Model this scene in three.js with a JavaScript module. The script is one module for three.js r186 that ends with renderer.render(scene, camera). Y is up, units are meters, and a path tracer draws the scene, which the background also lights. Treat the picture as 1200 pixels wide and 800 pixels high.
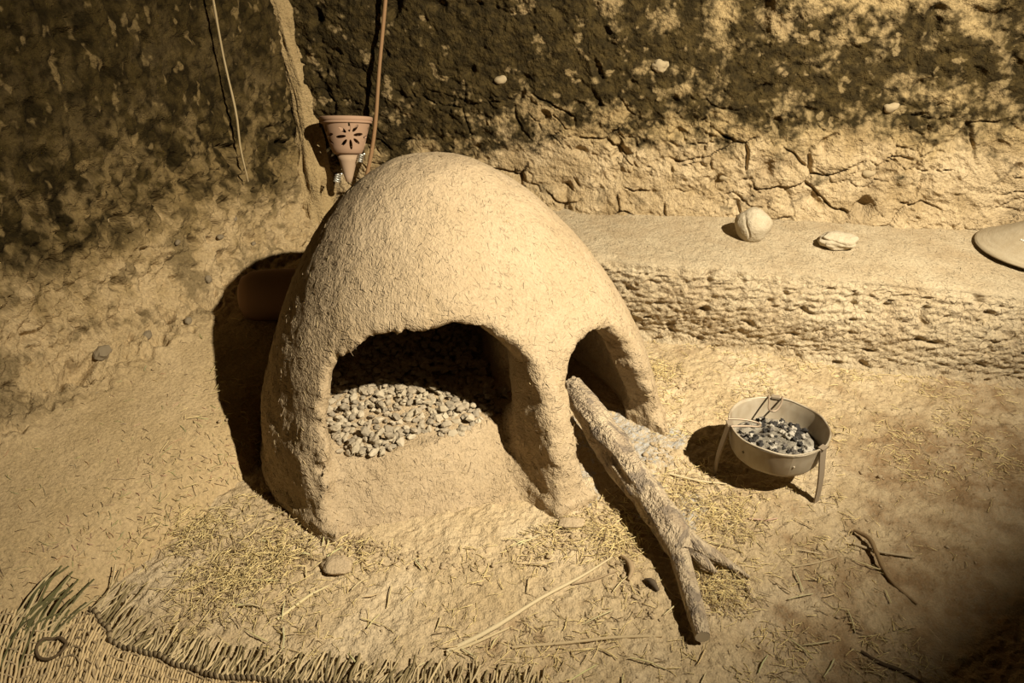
import * as THREE from 'three';
import { mergeGeometries, mergeVertices } from 'three/addons/utils/BufferGeometryUtils.js';
import { Brush, Evaluator, SUBTRACTION } from 'three-bvh-csg';

// ------------------------------------------------------------------ camera, light, exposure
const scene = new THREE.Scene();
scene.background = new THREE.Color(0x000000);
const camera = new THREE.PerspectiveCamera(2 * Math.atan(400 / 900) * 180 / Math.PI, 1.5, 0.05, 50);
camera.position.set(0, 1.5, 3);
camera.rotation.set(-30.2 * Math.PI / 180, 0, 0);
scene.add(camera);
const renderer = new THREE.WebGLRenderer({ antialias: true });
renderer.toneMapping = THREE.LinearToneMapping;
renderer.toneMappingExposure = 1.0;
renderer.shadowMap.enabled = true;
renderer.shadowMap.type = THREE.PCFSoftShadowMap;

const LAMP = new THREE.Vector3(1.82, 2.76, 2.56);          // wall flood lamp, out of the frame
const LAMP_AIM = new THREE.Vector3(0.7, 0.3, 0.7);
const LAMP_POWER = 114, LAMP_COLOR = new THREE.Color().setRGB(1, 0.9, 0.715);

// ------------------------------------------------------------------ helpers
const PERM = new Uint8Array(512), GX = new Float32Array(256), GY = new Float32Array(256), GZ = new Float32Array(256), QX = new Float32Array(256), QY = new Float32Array(256);
{ let q = 12345; const rnd = () => (q = (Math.imul(q, 1664525) + 1013904223) >>> 0) / 4294967296; for (let i = 0; i < 256; i++) PERM[i] = i; for (let i = 255; i > 0; i--) { const j = Math.floor(rnd() * (i + 1)), t = PERM[i]; PERM[i] = PERM[j]; PERM[j] = t; } for (let i = 0; i < 256; i++) { PERM[i + 256] = PERM[i]; const a = rnd() * 6.28318, z = rnd() * 2 - 1, r = Math.sqrt(1 - z * z); GX[i] = Math.cos(a) * r * 1.5; GY[i] = Math.sin(a) * r * 1.5; GZ[i] = z * 1.5; QX[i] = Math.cos(a) * 1.4; QY[i] = Math.sin(a) * 1.4; } }
function ns(x, y, seed = 0) {                              // gradient noise in the plane, one field for each seed
  x += seed * 17.17; y += seed * 9.31 + 300; const xi = Math.floor(x), yi = Math.floor(y), fx = x - xi, fy = y - yi, u = fx * fx * fx * (fx * (fx * 6 - 15) + 10), v = fy * fy * fy * (fy * (fy * 6 - 15) + 10), A = xi & 255, B = (xi + 1) & 255, Y = yi & 255, Z = (yi + 1) & 255;
  const a = PERM[PERM[A] + Y], b = PERM[PERM[B] + Y], c = PERM[PERM[A] + Z], d = PERM[PERM[B] + Z], n0 = QX[a] * fx + QY[a] * fy, n1 = QX[b] * (fx - 1) + QY[b] * fy, n2 = QX[c] * fx + QY[c] * (fy - 1), n3 = QX[d] * (fx - 1) + QY[d] * (fy - 1), p = n0 + u * (n1 - n0), q = n2 + u * (n3 - n2); return p + v * (q - p);
}
function nsTile(x, y, n, seed) {                           // the same, closing on itself after n cells
  x *= n; y *= n; const xi = Math.floor(x), yi = Math.floor(y), fx = x - xi, fy = y - yi, u = fx * fx * fx * (fx * (fx * 6 - 15) + 10), v = fy * fy * fy * (fy * (fy * 6 - 15) + 10), A = xi % n, B = (xi + 1) % n, Y = yi % n + seed * 13, Z = (yi + 1) % n + seed * 13;
  const a = PERM[PERM[A & 255] + (Y & 255)], b = PERM[PERM[B & 255] + (Y & 255)], c = PERM[PERM[A & 255] + (Z & 255)], d = PERM[PERM[B & 255] + (Z & 255)], n0 = QX[a] * fx + QY[a] * fy, n1 = QX[b] * (fx - 1) + QY[b] * fy, n2 = QX[c] * fx + QY[c] * (fy - 1), n3 = QX[d] * (fx - 1) + QY[d] * (fy - 1), p = n0 + u * (n1 - n0), q = n2 + u * (n3 - n2); return p + v * (q - p);
}
function ns3(x, y, z) {
  x += 300; y += 300; z += 300; const xi = Math.floor(x), yi = Math.floor(y), zi = Math.floor(z), fx = x - xi, fy = y - yi, fz = z - zi, u = fx * fx * fx * (fx * (fx * 6 - 15) + 10), v = fy * fy * fy * (fy * (fy * 6 - 15) + 10), w = fz * fz * fz * (fz * (fz * 6 - 15) + 10);
  const X = xi & 255, X1 = (xi + 1) & 255, Y = yi & 255, Y1 = (yi + 1) & 255, Z = zi & 255, Z1 = (zi + 1) & 255, a0 = PERM[PERM[X] + Y], a1 = PERM[PERM[X1] + Y], a2 = PERM[PERM[X] + Y1], a3 = PERM[PERM[X1] + Y1];
  const g = (h, dx, dy, dz) => GX[h] * dx + GY[h] * dy + GZ[h] * dz, L = (p, q, t) => p + (q - p) * t;
  return L(L(L(g(PERM[a0 + Z], fx, fy, fz), g(PERM[a1 + Z], fx - 1, fy, fz), u), L(g(PERM[a2 + Z], fx, fy - 1, fz), g(PERM[a3 + Z], fx - 1, fy - 1, fz), u), v), L(L(g(PERM[a0 + Z1], fx, fy, fz - 1), g(PERM[a1 + Z1], fx - 1, fy, fz - 1), u), L(g(PERM[a2 + Z1], fx, fy - 1, fz - 1), g(PERM[a3 + Z1], fx - 1, fy - 1, fz - 1), u), v), w);
}
function fbm(x, y, z, o) { let s = 0, a = 1, t = 0; for (let i = 0; i < o; i++) { s += a * ns(x, y, z + i * 3); t += a; a *= 0.5; x *= 2.03; y *= 2.03; } return s / t; }
function fbm3(x, y, z, o) { let s = 0, a = 1, t = 0; for (let i = 0; i < o; i++) { s += a * ns3(x + i * 7, y, z); t += a; a *= 0.5; x *= 2.03; y *= 2.03; z *= 2.03; } return s / t; }
function rng(seed) { let a = seed >>> 0; return () => { a = (a + 0x6D2B79F5) | 0; let t = Math.imul(a ^ (a >>> 15), 1 | a); t = (t + Math.imul(t ^ (t >>> 7), 61 | t)) ^ t; return ((t ^ (t >>> 14)) >>> 0) / 4294967296; }; }
const clamp = (x, a = 0, b = 1) => x < a ? a : x > b ? b : x;
const ss = (a, b, x) => { const t = clamp((x - a) / (b - a)); return t * t * (3 - 2 * t); };
const lerp = (a, b, t) => a + (b - a) * t;
const V = (x, y, z) => new THREE.Vector3(x, y, z);
function hash2(i, j) { let h = Math.imul(i, 374761393) + Math.imul(j, 668265263); h = Math.imul(h ^ (h >>> 13), 1274126177); return ((h ^ (h >>> 16)) >>> 0) / 4294967296; }
function cells(x, y) {                                     // [distance to the nearest joint, random number of the piece]
  const i0 = Math.floor(x), j0 = Math.floor(y); let a = 9, b = 9, id = 0;
  for (let j = j0 - 1; j <= j0 + 1; j++) for (let i = i0 - 1; i <= i0 + 1; i++) {
    const px = i + 0.1 + 0.8 * hash2(i, j), py = j + 0.1 + 0.8 * hash2(i + 77, j + 31), d = Math.hypot(px - x, py - y);
    if (d < a) { b = a; a = d; id = hash2(i + 7, j + 13); } else if (d < b) b = d;
  }
  return [b - a, id];
}
const taken = {};
function numbered(name) { const k = taken[name] = (taken[name] ?? -1) + 1; return k ? name + '_' + String(k).padStart(3, '0') : name; }
function shade(o) { o.traverse((m) => { if (m.isMesh) { m.castShadow = true; m.receiveShadow = true; } }); return o; }
function tag(o, label, category, group, kind) { o.userData.label = label; if (category) o.userData.category = category; if (group) o.userData.group = group; if (kind) o.userData.kind = kind; return o; }
function top(name, geometry, material, label, category, group, kind) { const m = new THREE.Mesh(geometry, material); m.name = numbered(name); scene.add(shade(m)); return tag(m, label, category, group, kind); }
function base(name, [x, y, z], label, category, group) { const g = new THREE.Group(); g.name = numbered(name); g.position.set(x, y, z); scene.add(g); return tag(g, label, category, group); }
function part(parent, name, geometry, material, label, kind) { const m = new THREE.Mesh(geometry, material); m.name = name; parent.add(shade(m)); if (label) m.userData.label = label; if (kind) m.userData.kind = kind; return m; }

function axis(a, b, d0, d1, fine, coarse) {                // a row of stations, fine between d0 and d1
  const r = []; const seg = (p, q, s) => { const n = Math.max(1, Math.round((q - p) / s)); for (let i = 0; i < n; i++) r.push(p + (q - p) * i / n); };
  if (a < d0) seg(a, d0, coarse); seg(d0, d1, fine); if (d1 < b) seg(d1, b, coarse); r.push(b); return r;
}
function grid(us, vs, f, flip) {
  const nu = us.length, nv = vs.length, p = new Float32Array(nu * nv * 3), uv = new Float32Array(nu * nv * 2), idx = new Uint32Array((nu - 1) * (nv - 1) * 6), o = V(0, 0, 0);
  let k = 0;
  for (let j = 0; j < nv; j++) for (let i = 0; i < nu; i++, k++) { f(us[i], vs[j], o); p[3 * k] = o.x; p[3 * k + 1] = o.y; p[3 * k + 2] = o.z; uv[2 * k] = us[i]; uv[2 * k + 1] = vs[j]; }
  k = 0;
  for (let j = 0; j < nv - 1; j++) for (let i = 0; i < nu - 1; i++) { const a = j * nu + i, b = a + 1, c = a + nu, d = c + 1; idx.set(flip ? [a, c, b, b, c, d] : [a, b, c, b, d, c], k); k += 6; }
  const g = new THREE.BufferGeometry(); g.setAttribute('position', new THREE.BufferAttribute(p, 3)); g.setAttribute('uv', new THREE.BufferAttribute(uv, 2)); g.setIndex(new THREE.BufferAttribute(idx, 1)); g.computeVertexNormals(); return g;
}
function boxAt(w, h, d, x, y, z) { const g = new THREE.BoxGeometry(w, h, d); g.translate(x, y, z); return g; }
function boxUV(g0) {                                       // uv in metres from the main direction of each face
  const g = g0.index ? g0.toNonIndexed() : g0, p = g.attributes.position, n = p.count, uv = new Float32Array(n * 2), a = V(0, 0, 0), b = V(0, 0, 0), c = V(0, 0, 0);
  for (let i = 0; i < n; i += 3) {
    a.fromBufferAttribute(p, i); b.fromBufferAttribute(p, i + 1).sub(a); c.fromBufferAttribute(p, i + 2).sub(a); b.cross(c);
    const X = Math.abs(b.x), Y = Math.abs(b.y), Z = Math.abs(b.z);
    for (let k = i; k < i + 3; k++) { const x = p.getX(k), y = p.getY(k), z = p.getZ(k); let u, v; if (Y >= X && Y >= Z) { u = x; v = z; } else if (X >= Z) { u = z + 0.31; v = y; } else { u = x + 0.17; v = y; } uv[2 * k] = u; uv[2 * k + 1] = v; }
  }
  g.setAttribute('uv', new THREE.BufferAttribute(uv, 2)); return g;
}
function sweep(pts, radii, seg = 8, amp = 0, freq = 30, flat = 1, closed = false) {   // a tapering limb through points, with end caps
  const curve = new THREE.CatmullRomCurve3(pts, closed), n = Math.max(8, pts.length * 6), fr = curve.computeFrenetFrames(n, closed), P = [], I = [], U = [], o = V(0, 0, 0), L = curve.getLength();
  for (let i = 0; i <= n; i++) {
    const t = i / n, c = curve.getPointAt(t), u = curve.getUtoTmapping(t) * (pts.length - (closed ? 0 : 1)), k = Math.min(Math.floor(u), radii.length - 2), r0 = Array.isArray(radii) ? lerp(radii[k], radii[k + 1], clamp(u - k)) : radii;
    for (let j = 0; j <= seg; j++) {
      const a = (j % seg) / seg * Math.PI * 2; o.copy(fr.normals[i]).multiplyScalar(Math.cos(a)).addScaledVector(fr.binormals[i], Math.sin(a) * flat);
      const r = r0 * (1 + (amp ? amp * (seg >= 10 ? 0.65 * fbm3(o.x * 1.5 + 5, o.y * 1.5, o.z * 1.5 + t * L * freq * 0.28, 3) + 0.25 * fbm3(o.x * 5, o.y * 5 + 9, o.z * 5 + t * L * freq * 0.6, 2) : fbm3((c.x + o.x * r0) * freq, (c.y + o.y * r0) * freq, (c.z + o.z * r0) * freq, 3)) : 0));
      P.push(c.x + o.x * r, c.y + o.y * r, c.z + o.z * r); U.push(t * L, j / seg * Math.PI * 2 * r0);
    }
  }
  const w = seg + 1;
  for (let i = 0; i < n; i++) for (let j = 0; j < seg; j++) { const a = i * w + j, b = a + 1, c = a + w, d = c + 1; I.push(a, b, c, b, d, c); }
  if (!closed) for (const [i, s] of [[0, 0], [n, 1]]) { const c = curve.getPointAt(i / n), m = P.length / 3; P.push(c.x, c.y, c.z); U.push(0, 0); for (let j = 0; j <= seg; j++) { const q = (i * w + j) * 3; P.push(P[q], P[q + 1], P[q + 2]); U.push(0.02 * Math.cos(j), 0.02 * Math.sin(j)); } for (let j = 0; j < seg; j++) s ? I.push(m, m + j + 2, m + j + 1) : I.push(m, m + j + 1, m + j + 2); }
  const g = new THREE.BufferGeometry(); g.setAttribute('position', new THREE.Float32BufferAttribute(P, 3)); g.setAttribute('uv', new THREE.Float32BufferAttribute(U, 2)); g.setIndex(I.map((x) => x)); g.computeVertexNormals(); return g;
}
function paint(g, r, gr, b) { const n = g.attributes.position.count, c = new Float32Array(n * 3); for (let i = 0; i < n; i++) { c[3 * i] = r; c[3 * i + 1] = gr; c[3 * i + 2] = b; } g.setAttribute('color', new THREE.BufferAttribute(c, 3)); return g; }

// ------------------------------------------------------------------ textures: colour and grain of earth, wood, soot
const PALE = 0.70;                                         // one scale for the base colours of dry earth, straw and stone
const enc = (x) => { x = clamp(x); return x <= 0.0031308 ? x * 12.92 * 255 : (1.055 * Math.pow(x, 1 / 2.4) - 0.055) * 255; };
function colorTexture(w, h, u0, v0, W, Hh, f) {            // f(u, v, out) gives linear colour at a place in metres
  const d = new Uint8Array(w * h * 4), o = [0, 0, 0];
  for (let j = 0, k = 0; j < h; j++) for (let i = 0; i < w; i++, k += 4) { f(u0 + (i + 0.5) / w * W, v0 + (j + 0.5) / h * Hh, o); d[k] = enc(o[0] * PALE); d[k + 1] = enc(o[1] * PALE); d[k + 2] = enc(o[2] * PALE); d[k + 3] = 255; }
  const t = new THREE.DataTexture(d, w, h, THREE.RGBAFormat); t.colorSpace = THREE.SRGBColorSpace; t.magFilter = THREE.LinearFilter; t.minFilter = THREE.LinearMipmapLinearFilter; t.generateMipmaps = true;
  t.wrapS = t.wrapT = THREE.MirroredRepeatWrapping; t.repeat.set(1 / W, 1 / Hh); t.offset.set(-u0 / W, -v0 / Hh); t.needsUpdate = true; return t;
}
function reliefTile(size, metres, strokes, lenMM, seed, grain, strokeDepth) {   // tiling relief of gritty clay with pressed-in straw
  const a = new Float32Array(size * size), r = rng(seed), mm = size / metres / 1000, TWO = Math.PI * 2;
  for (let j = 0; j < size; j++) for (let i = 0; i < size; i++) {
    const x = i / size, y = j / size;
    a[j * size + i] = 0.5 + grain * (0.42 * nsTile(x, y, 12, 1) + 0.36 * nsTile(x, y, 31, 2) + 0.30 * nsTile(x, y, 77, 3) + 0.24 * nsTile(x, y, 190, 4) + 0.08 * (r() - 0.5));
  }
  for (let s = 0; s < strokes; s++) {
    let x = r() * size, y = r() * size, an = r() * TWO; const L = (0.3 + 0.7 * r()) * lenMM * mm, bend = (r() - 0.5) * 0.05, dep = (r() < 0.65 ? -1 : 0.8) * strokeDepth * (0.4 + 0.6 * r()), wd = (0.5 + 0.8 * r()) * mm;
    for (let q = 0; q < L; q++) { x += Math.cos(an); y += Math.sin(an); an += bend; const R = Math.ceil(wd); for (let dy = -R; dy <= R; dy++) for (let dx = -R; dx <= R; dx++) { const f = 1 - Math.hypot(dx, dy) / (wd + 0.5); if (f > 0) { const k = (((Math.round(y) + dy) % size + size) % size) * size + ((Math.round(x) + dx) % size + size) % size; a[k] += dep * f * 0.4; } } }
  }
  const d = new Uint8Array(size * size * 4); for (let k = 0; k < a.length; k++) { d[4 * k] = d[4 * k + 1] = d[4 * k + 2] = clamp(a[k]) * 255; d[4 * k + 3] = 255; }
  const t = new THREE.DataTexture(d, size, size, THREE.RGBAFormat); t.magFilter = THREE.LinearFilter; t.minFilter = THREE.LinearMipmapLinearFilter; t.generateMipmaps = true; t.wrapS = t.wrapT = THREE.RepeatWrapping; t.repeat.set(1 / metres, 1 / metres); t.needsUpdate = true; return t;
}
const clayRelief = reliefTile(1024, 0.7, 500, 14, 11, 0.55, 0.35);
const strawRelief = reliefTile(1024, 0.6, 1500, 18, 12, 0.6, 0.55);
const gritRelief = reliefTile(1024, 0.8, 120, 12, 13, 0.8, 0.3);
const mix3 = (o, a, b, t) => { o[0] = lerp(a[0], b[0], t); o[1] = lerp(a[1], b[1], t); o[2] = lerp(a[2], b[2], t); };
const mixIn = (o, b, t) => { o[0] += (b[0] - o[0]) * t; o[1] += (b[1] - o[1]) * t; o[2] += (b[2] - o[2]) * t; };
const earthMat = (map, bump, scale, extra = {}) => new THREE.MeshPhysicalMaterial({ map, bumpMap: bump, bumpScale: scale, roughness: 1, specularIntensity: 0.15, ...extra });
const plain = (r, g, b, rough = 0.9, extra = {}) => new THREE.MeshPhysicalMaterial({ color: new THREE.Color().setRGB(r * PALE, g * PALE, b * PALE), roughness: rough, specularIntensity: rough > 0.75 ? 0.15 : 1, ...extra });

const CLAY = [0.585, 0.45, 0.27], CLAY2 = [0.485, 0.36, 0.20], DUST = [0.65, 0.515, 0.33], SOOT = [0.014, 0.0095, 0.0025], SOOT2 = [0.055, 0.037, 0.011], ASH = [0.40, 0.38, 0.34];

// ------------------------------------------------------------------ the lie of the room
const CX = -0.90, CZ = -0.275;                             // corner where the two walls meet
const EB = [0.991, 0.133], NB = [-0.133, 0.991];           // along the back wall, out of the back wall
const EL = [-0.371, 0.928], NL = [0.928, 0.371];           // along the left wall, out of the left wall
const zBack = (x) => CZ + (x - CX) * EB[1] / EB[0];
const benchTop = 0.33;
const zEdge = (x) => 0.33 + 0.236 * (x - 0.29) + 0.02 * Math.sin(x * 3 + 1) + 0.022 * fbm(x * 7, 0.5, 222, 3);
const zToe = (x) => 0.415 + 0.284 * (x - 0.53) - 0.03 * ss(1.2, 2.2, x);
// cross-section of the left bank and wall: [distance out of the wall, height]
const bankCurve = new THREE.CatmullRomCurve3([[0.80, -0.05], [0.66, -0.012], [0.60, 0.05], [0.52, 0.105], [0.38, 0.15], [0.2, 0.19], [0.09, 0.235], [0.035, 0.33], [0.01, 0.5], [0.0, 0.8], [-0.01, 1.2], [-0.01, 1.7], [0, 3.2]].map(([d, h]) => V(d, h, 0)), false, 'centripetal');
const bankLen = bankCurve.getLength(), BANK_SPLIT = 0.72;  // arc length where bank gives way to wall
const bankPts = bankCurve.getSpacedPoints(900);
function bankHeight(x, z) { const d = (x - CX) * NL[0] + (z - CZ) * NL[1]; for (let i = 0; i < bankPts.length; i++) if (bankPts[i].x <= d) return bankPts[i].y; return 0; }
const floorBase = (x, z) => 0.012 * fbm(x * 2.2, z * 2.2, 3, 2) + 0.007 * fbm(x * 9, z * 9, 5, 2) + 0.008 * fbm(x * 30, z * 30, 8, 3) + 0.010 * Math.max(0, fbm(x * 55, z * 55, 1, 2)) - 0.012 * Math.max(0, ns(x * 7, z * 7, 44) - 0.42);
const floorHeight = (x, z) => floorBase(x, z);
const groundHeight = (x, z) => Math.max(floorHeight(x, z), bankHeight(x, z) + 0.004);

// ------------------------------------------------------------------ floor
{
  const us = axis(-3.2, 3.7, -1.25, 2.1, 0.0065, 0.12), vs = axis(-0.6, 4.4, 0.25, 2.25, 0.0065, 0.12);
  const g = grid(us, vs, (u, v, o) => o.set(u, floorHeight(u, v), v), true);
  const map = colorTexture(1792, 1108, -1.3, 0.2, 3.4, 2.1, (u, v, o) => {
    const w = fbm(u * 3, v * 3, 2, 3), q = fbm(u * 11, v * 11, 6, 3), f = ns(u * 90, v * 90, 2), ff = ns(u * 260, v * 260, 3);
    mix3(o, CLAY, CLAY2, clamp(0.45 + 1.0 * w + 0.5 * q));
    const dusty = ss(0.08, 0.3, fbm(u * 4 + 9, v * 4, 12, 3)); mixIn(o, DUST, dusty * 0.5);
    const brown = ss(-0.02, 0.42, 0.55 * fbm(u * 2.3 + 4, v * 2.3, 21, 4) + 0.4 * fbm(u * 14, v * 14, 31, 3) + 0.34 * ss(0.75, 1.2, u + 0.55 * (v - 1.2)) - 0.06);   // trodden darker soil, plus shade painted in towards the near right
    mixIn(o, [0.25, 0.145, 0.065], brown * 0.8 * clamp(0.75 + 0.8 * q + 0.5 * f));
    // wood ash strewn out of the firebox, ragged at the rim
    const a1 = 1 - Math.hypot((u - 0.36) / 0.22, (v - 1.05) / 0.22), a2 = 1 - Math.hypot((u - 0.47) / 0.13, (v - 1.36) / 0.10), a3 = 1 - Math.hypot((u - 0.2) / 0.07, (v - 1.25) / 0.16);
    const ash = ss(0.15, 0.45, Math.max(a1, a2 * 0.8, a3 * 0.8) + 0.8 * fbm(u * 16, v * 16, 40, 3)); mixIn(o, ASH, ash * clamp(0.55 + 0.9 * f + 0.7 * q));
    const k = 1 + 0.22 * f + 0.22 * ff; o[0] *= k; o[1] *= k; o[2] *= k;
  });
  const slab = boxUV(boxAt(6.9, 0.2, 5.0, 0.25, -0.16, 1.9)); slab.deleteAttribute('color');
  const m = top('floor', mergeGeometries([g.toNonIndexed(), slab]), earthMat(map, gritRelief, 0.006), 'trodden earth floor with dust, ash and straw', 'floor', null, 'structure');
}
// ------------------------------------------------------------------ back wall: cracked rammed earth under patchy soot
function backRelief(u, v) {
  const wx = u + 0.05 * fbm(u * 5, v * 5, 1, 3), wy = v + 0.05 * fbm(u * 5, v * 5, 9, 3);
  const [e1, id1] = cells(wx * 5.2, wy * 6.6), [e2] = cells(wx * 12 + 3, wy * 14);
  const low = 1 - ss(0.62, 0.95, v + 0.15 * fbm(u * 3, v * 3, 4, 2)), here = ss(-0.15, 0.2, fbm(u * 4, v * 4, 14, 2));
  const here2 = ss(0.0, 0.25, fbm(u * 5 + 5, v * 5, 18, 2));
  let d = 0.03 * fbm(u * 1.7, v * 1.7, 2, 2) + 0.014 * (id1 - 0.5) * low * here;
  d -= 0.026 * (1 - ss(0.0, 0.075, e1)) * here * (0.14 + 0.86 * low);
  d -= 0.014 * (1 - ss(0.0, 0.10, e2)) * here2 * (0.12 + 0.88 * low);
  const rough = 0.65 + 0.5 * ss(-0.2, 0.3, ns(u * 2.5, v * 2.5, 6));
  d += rough * (0.022 * fbm(u * 13, v * 15, 3, 3) + 0.010 * Math.abs(fbm(u * 34, v * 34, 7, 3)) + 0.004 * fbm(u * 80, v * 80, 2, 2));
  d -= 0.11 * Math.max(0, ns(u * 10, v * 11, 71) - 0.42) + 0.03 * Math.max(0, ns(u * 26, v * 30, 75) - 0.42);
  d += 0.03 * ss(0.46, 0.30, v) * ss(0.2, 0.36, v) ;         // spread foot where the wall meets the bench
  return d;
}
{
  const us = axis(-0.12, 4.4, -0.05, 3.05, 0.0052, 0.12), vs = axis(-0.05, 3.2, 0.24, 1.42, 0.0052, 0.2);
  const g = grid(us, vs, (u, v, o) => { const d = backRelief(u, v); o.set(CX + EB[0] * u + NB[0] * d, v, CZ + EB[1] * u + NB[1] * d); });
  const map = colorTexture(1920, 780, -0.1, 0.2, 3.2, 1.3, (u, v, o) => {
    const q = fbm(u * 4, v * 4, 5, 4), f = fbm(u * 16, v * 18, 8, 4), s = ns(u * 120, v * 120, 3), s2 = ns(u * 300, v * 300, 5);
    mix3(o, CLAY, CLAY2, clamp(0.5 + q + 0.5 * f));
    // soot: thick in the corner and above, broken by knocks that show the clay
    const fine = fbm(u * 36, v * 40, 171, 3), mid = fbm(u * 7, v * 9, 51, 3);
    const cover = ss(0.50, 0.92, v + 0.16 * fbm(u * 2.2, v * 3, 55, 3) + 0.08 * f + 0.10 * (1 - ss(0.3, 1.3, u))) * (1 - 0.45 * ss(0.95, 1.2, v + 0.1 * q) * ss(1.2, 2.0, u));
    let a = ss(0.05, 0.85, cover * 1.05 + 1.15 * mid + 0.6 * fine + 0.15 * q - 0.12 + 0.42 * (1 - ss(0.4, 1.6, u)) * ss(0.40, 0.62, v + 0.1 * f));
    const knocks = ss(0.26, 0.42, fbm(u * 13, v * 14, 61, 3) + 0.3 * fine); a *= 1 - 0.6 * knocks;
    const t = clamp(0.55 + 1.5 * f + 1.2 * fine); mixIn(o, [0.33, 0.23, 0.09], ss(0.0, 0.5, cover) * 0.65); mixIn(o, [lerp(SOOT2[0], SOOT[0], t), lerp(SOOT2[1], SOOT[1], t), lerp(SOOT2[2], SOOT[2], t)], a * 0.95);
    const brown = ss(0.1, 0.35, fbm(u * 5, v * 6, 81, 3)); mixIn(o, [0.27, 0.19, 0.10], brown * 0.45 * (1 - a)); const browning = ss(-0.1, 0.45, 0.9 * fbm(u * 6, v * 8, 87, 4) + 0.4 * fine + 0.35 * ss(2.0, 1.0, u)); mixIn(o, [0.31, 0.215, 0.10], browning * 0.55 * (1 - a));  // two ragged brown tones, the second stronger towards the corner
    const k = 1 + 0.25 * s + 0.2 * s2; o[0] *= k; o[1] *= k; o[2] *= k;
  });
  const back = boxAt(4.7, 3.4, 0.2, 2.1, 1.6, -0.22); back.rotateY(-Math.atan2(EB[1], EB[0])); back.translate(CX, 0, CZ);
  const m = top('wall_back', mergeGeometries([g.toNonIndexed(), boxUV(back)]), earthMat(map, gritRelief, 0.008), 'cracked mud wall with patchy black soot behind the bench', 'wall', null, 'structure');
  // stones bedded in the wall
  const r = rng(5);
  for (const [u, v, s] of [[1.48, 0.93, 0.030], [2.33, 0.545, 0.022], [2.36, 0.80, 0.024], [1.78, 0.50, 0.016], [0.86, 0.86, 0.02]]) {
    const st = new THREE.IcosahedronGeometry(s, 3), p = st.attributes.position; for (let i = 0; i < p.count; i++) { const x = p.getX(i), y = p.getY(i), z = p.getZ(i), k = 1 + 0.5 * fbm3(x * 30 + u * 9, y * 30, z * 30, 2); p.setXYZ(i, x * k * 1.2, y * k * 0.85, z * k * 0.8); } st.computeVertexNormals();
    const d = backRelief(u, v) - s * 0.25; st.translate(CX + EB[0] * u + NB[0] * d, v, CZ + EB[1] * u + NB[1] * d);
    part(m, 'stone', boxUV(st), plain(0.42, 0.325, 0.19));
  }
}
// ------------------------------------------------------------------ left wall and the sloping bank at its foot
function leftPoint(s, a, o) {                              // s metres along from the corner, a metres of cross-section
  const c = bankCurve.getPointAt(clamp(a / bankLen)), t = bankCurve.getTangentAt(clamp(a / bankLen));
  const rough = ss(0.62, 0.78, a + 0.08 * fbm(s * 3, a * 3, 5, 2)) * (1 - 0.55 * ss(1.15, 1.45, a)), gentle = 1 - rough;
  let d = 0.022 * fbm(s * 1.8, a * 1.8, 31, 2) + rough * (0.034 * fbm(s * 8, a * 8, 33, 3) + 0.034 * Math.abs(fbm(s * 19, a * 19, 37, 3)) + 0.012 * fbm(s * 50, a * 50, 39, 2) - 0.12 * Math.max(0, ns(s * 11, a * 13, 91) - 0.34) - 0.07 * Math.max(0, ns(s * 27, a * 30, 93) - 0.32)) + gentle * (0.005 * fbm(s * 12, a * 12, 35, 3) + 0.002 * fbm(s * 60, a * 60, 36, 2));
  const grit = ss(0.16, 0.22, a) * (1 - ss(0.34, 0.42, a)); d += grit * 0.007 * fbm(s * 45, a * 45, 38, 2);
  d *= ss(0.02, 0.16, a);
  // outward of the surface is (-t.y, t.x) turned to face the room
  const nx = t.y, ny = -t.x, out = c.x + nx * d, h = c.y + ny * d;
  o.set(CX + EL[0] * s + NL[0] * out, h, CZ + EL[1] * s + NL[1] * out);
}
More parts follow.
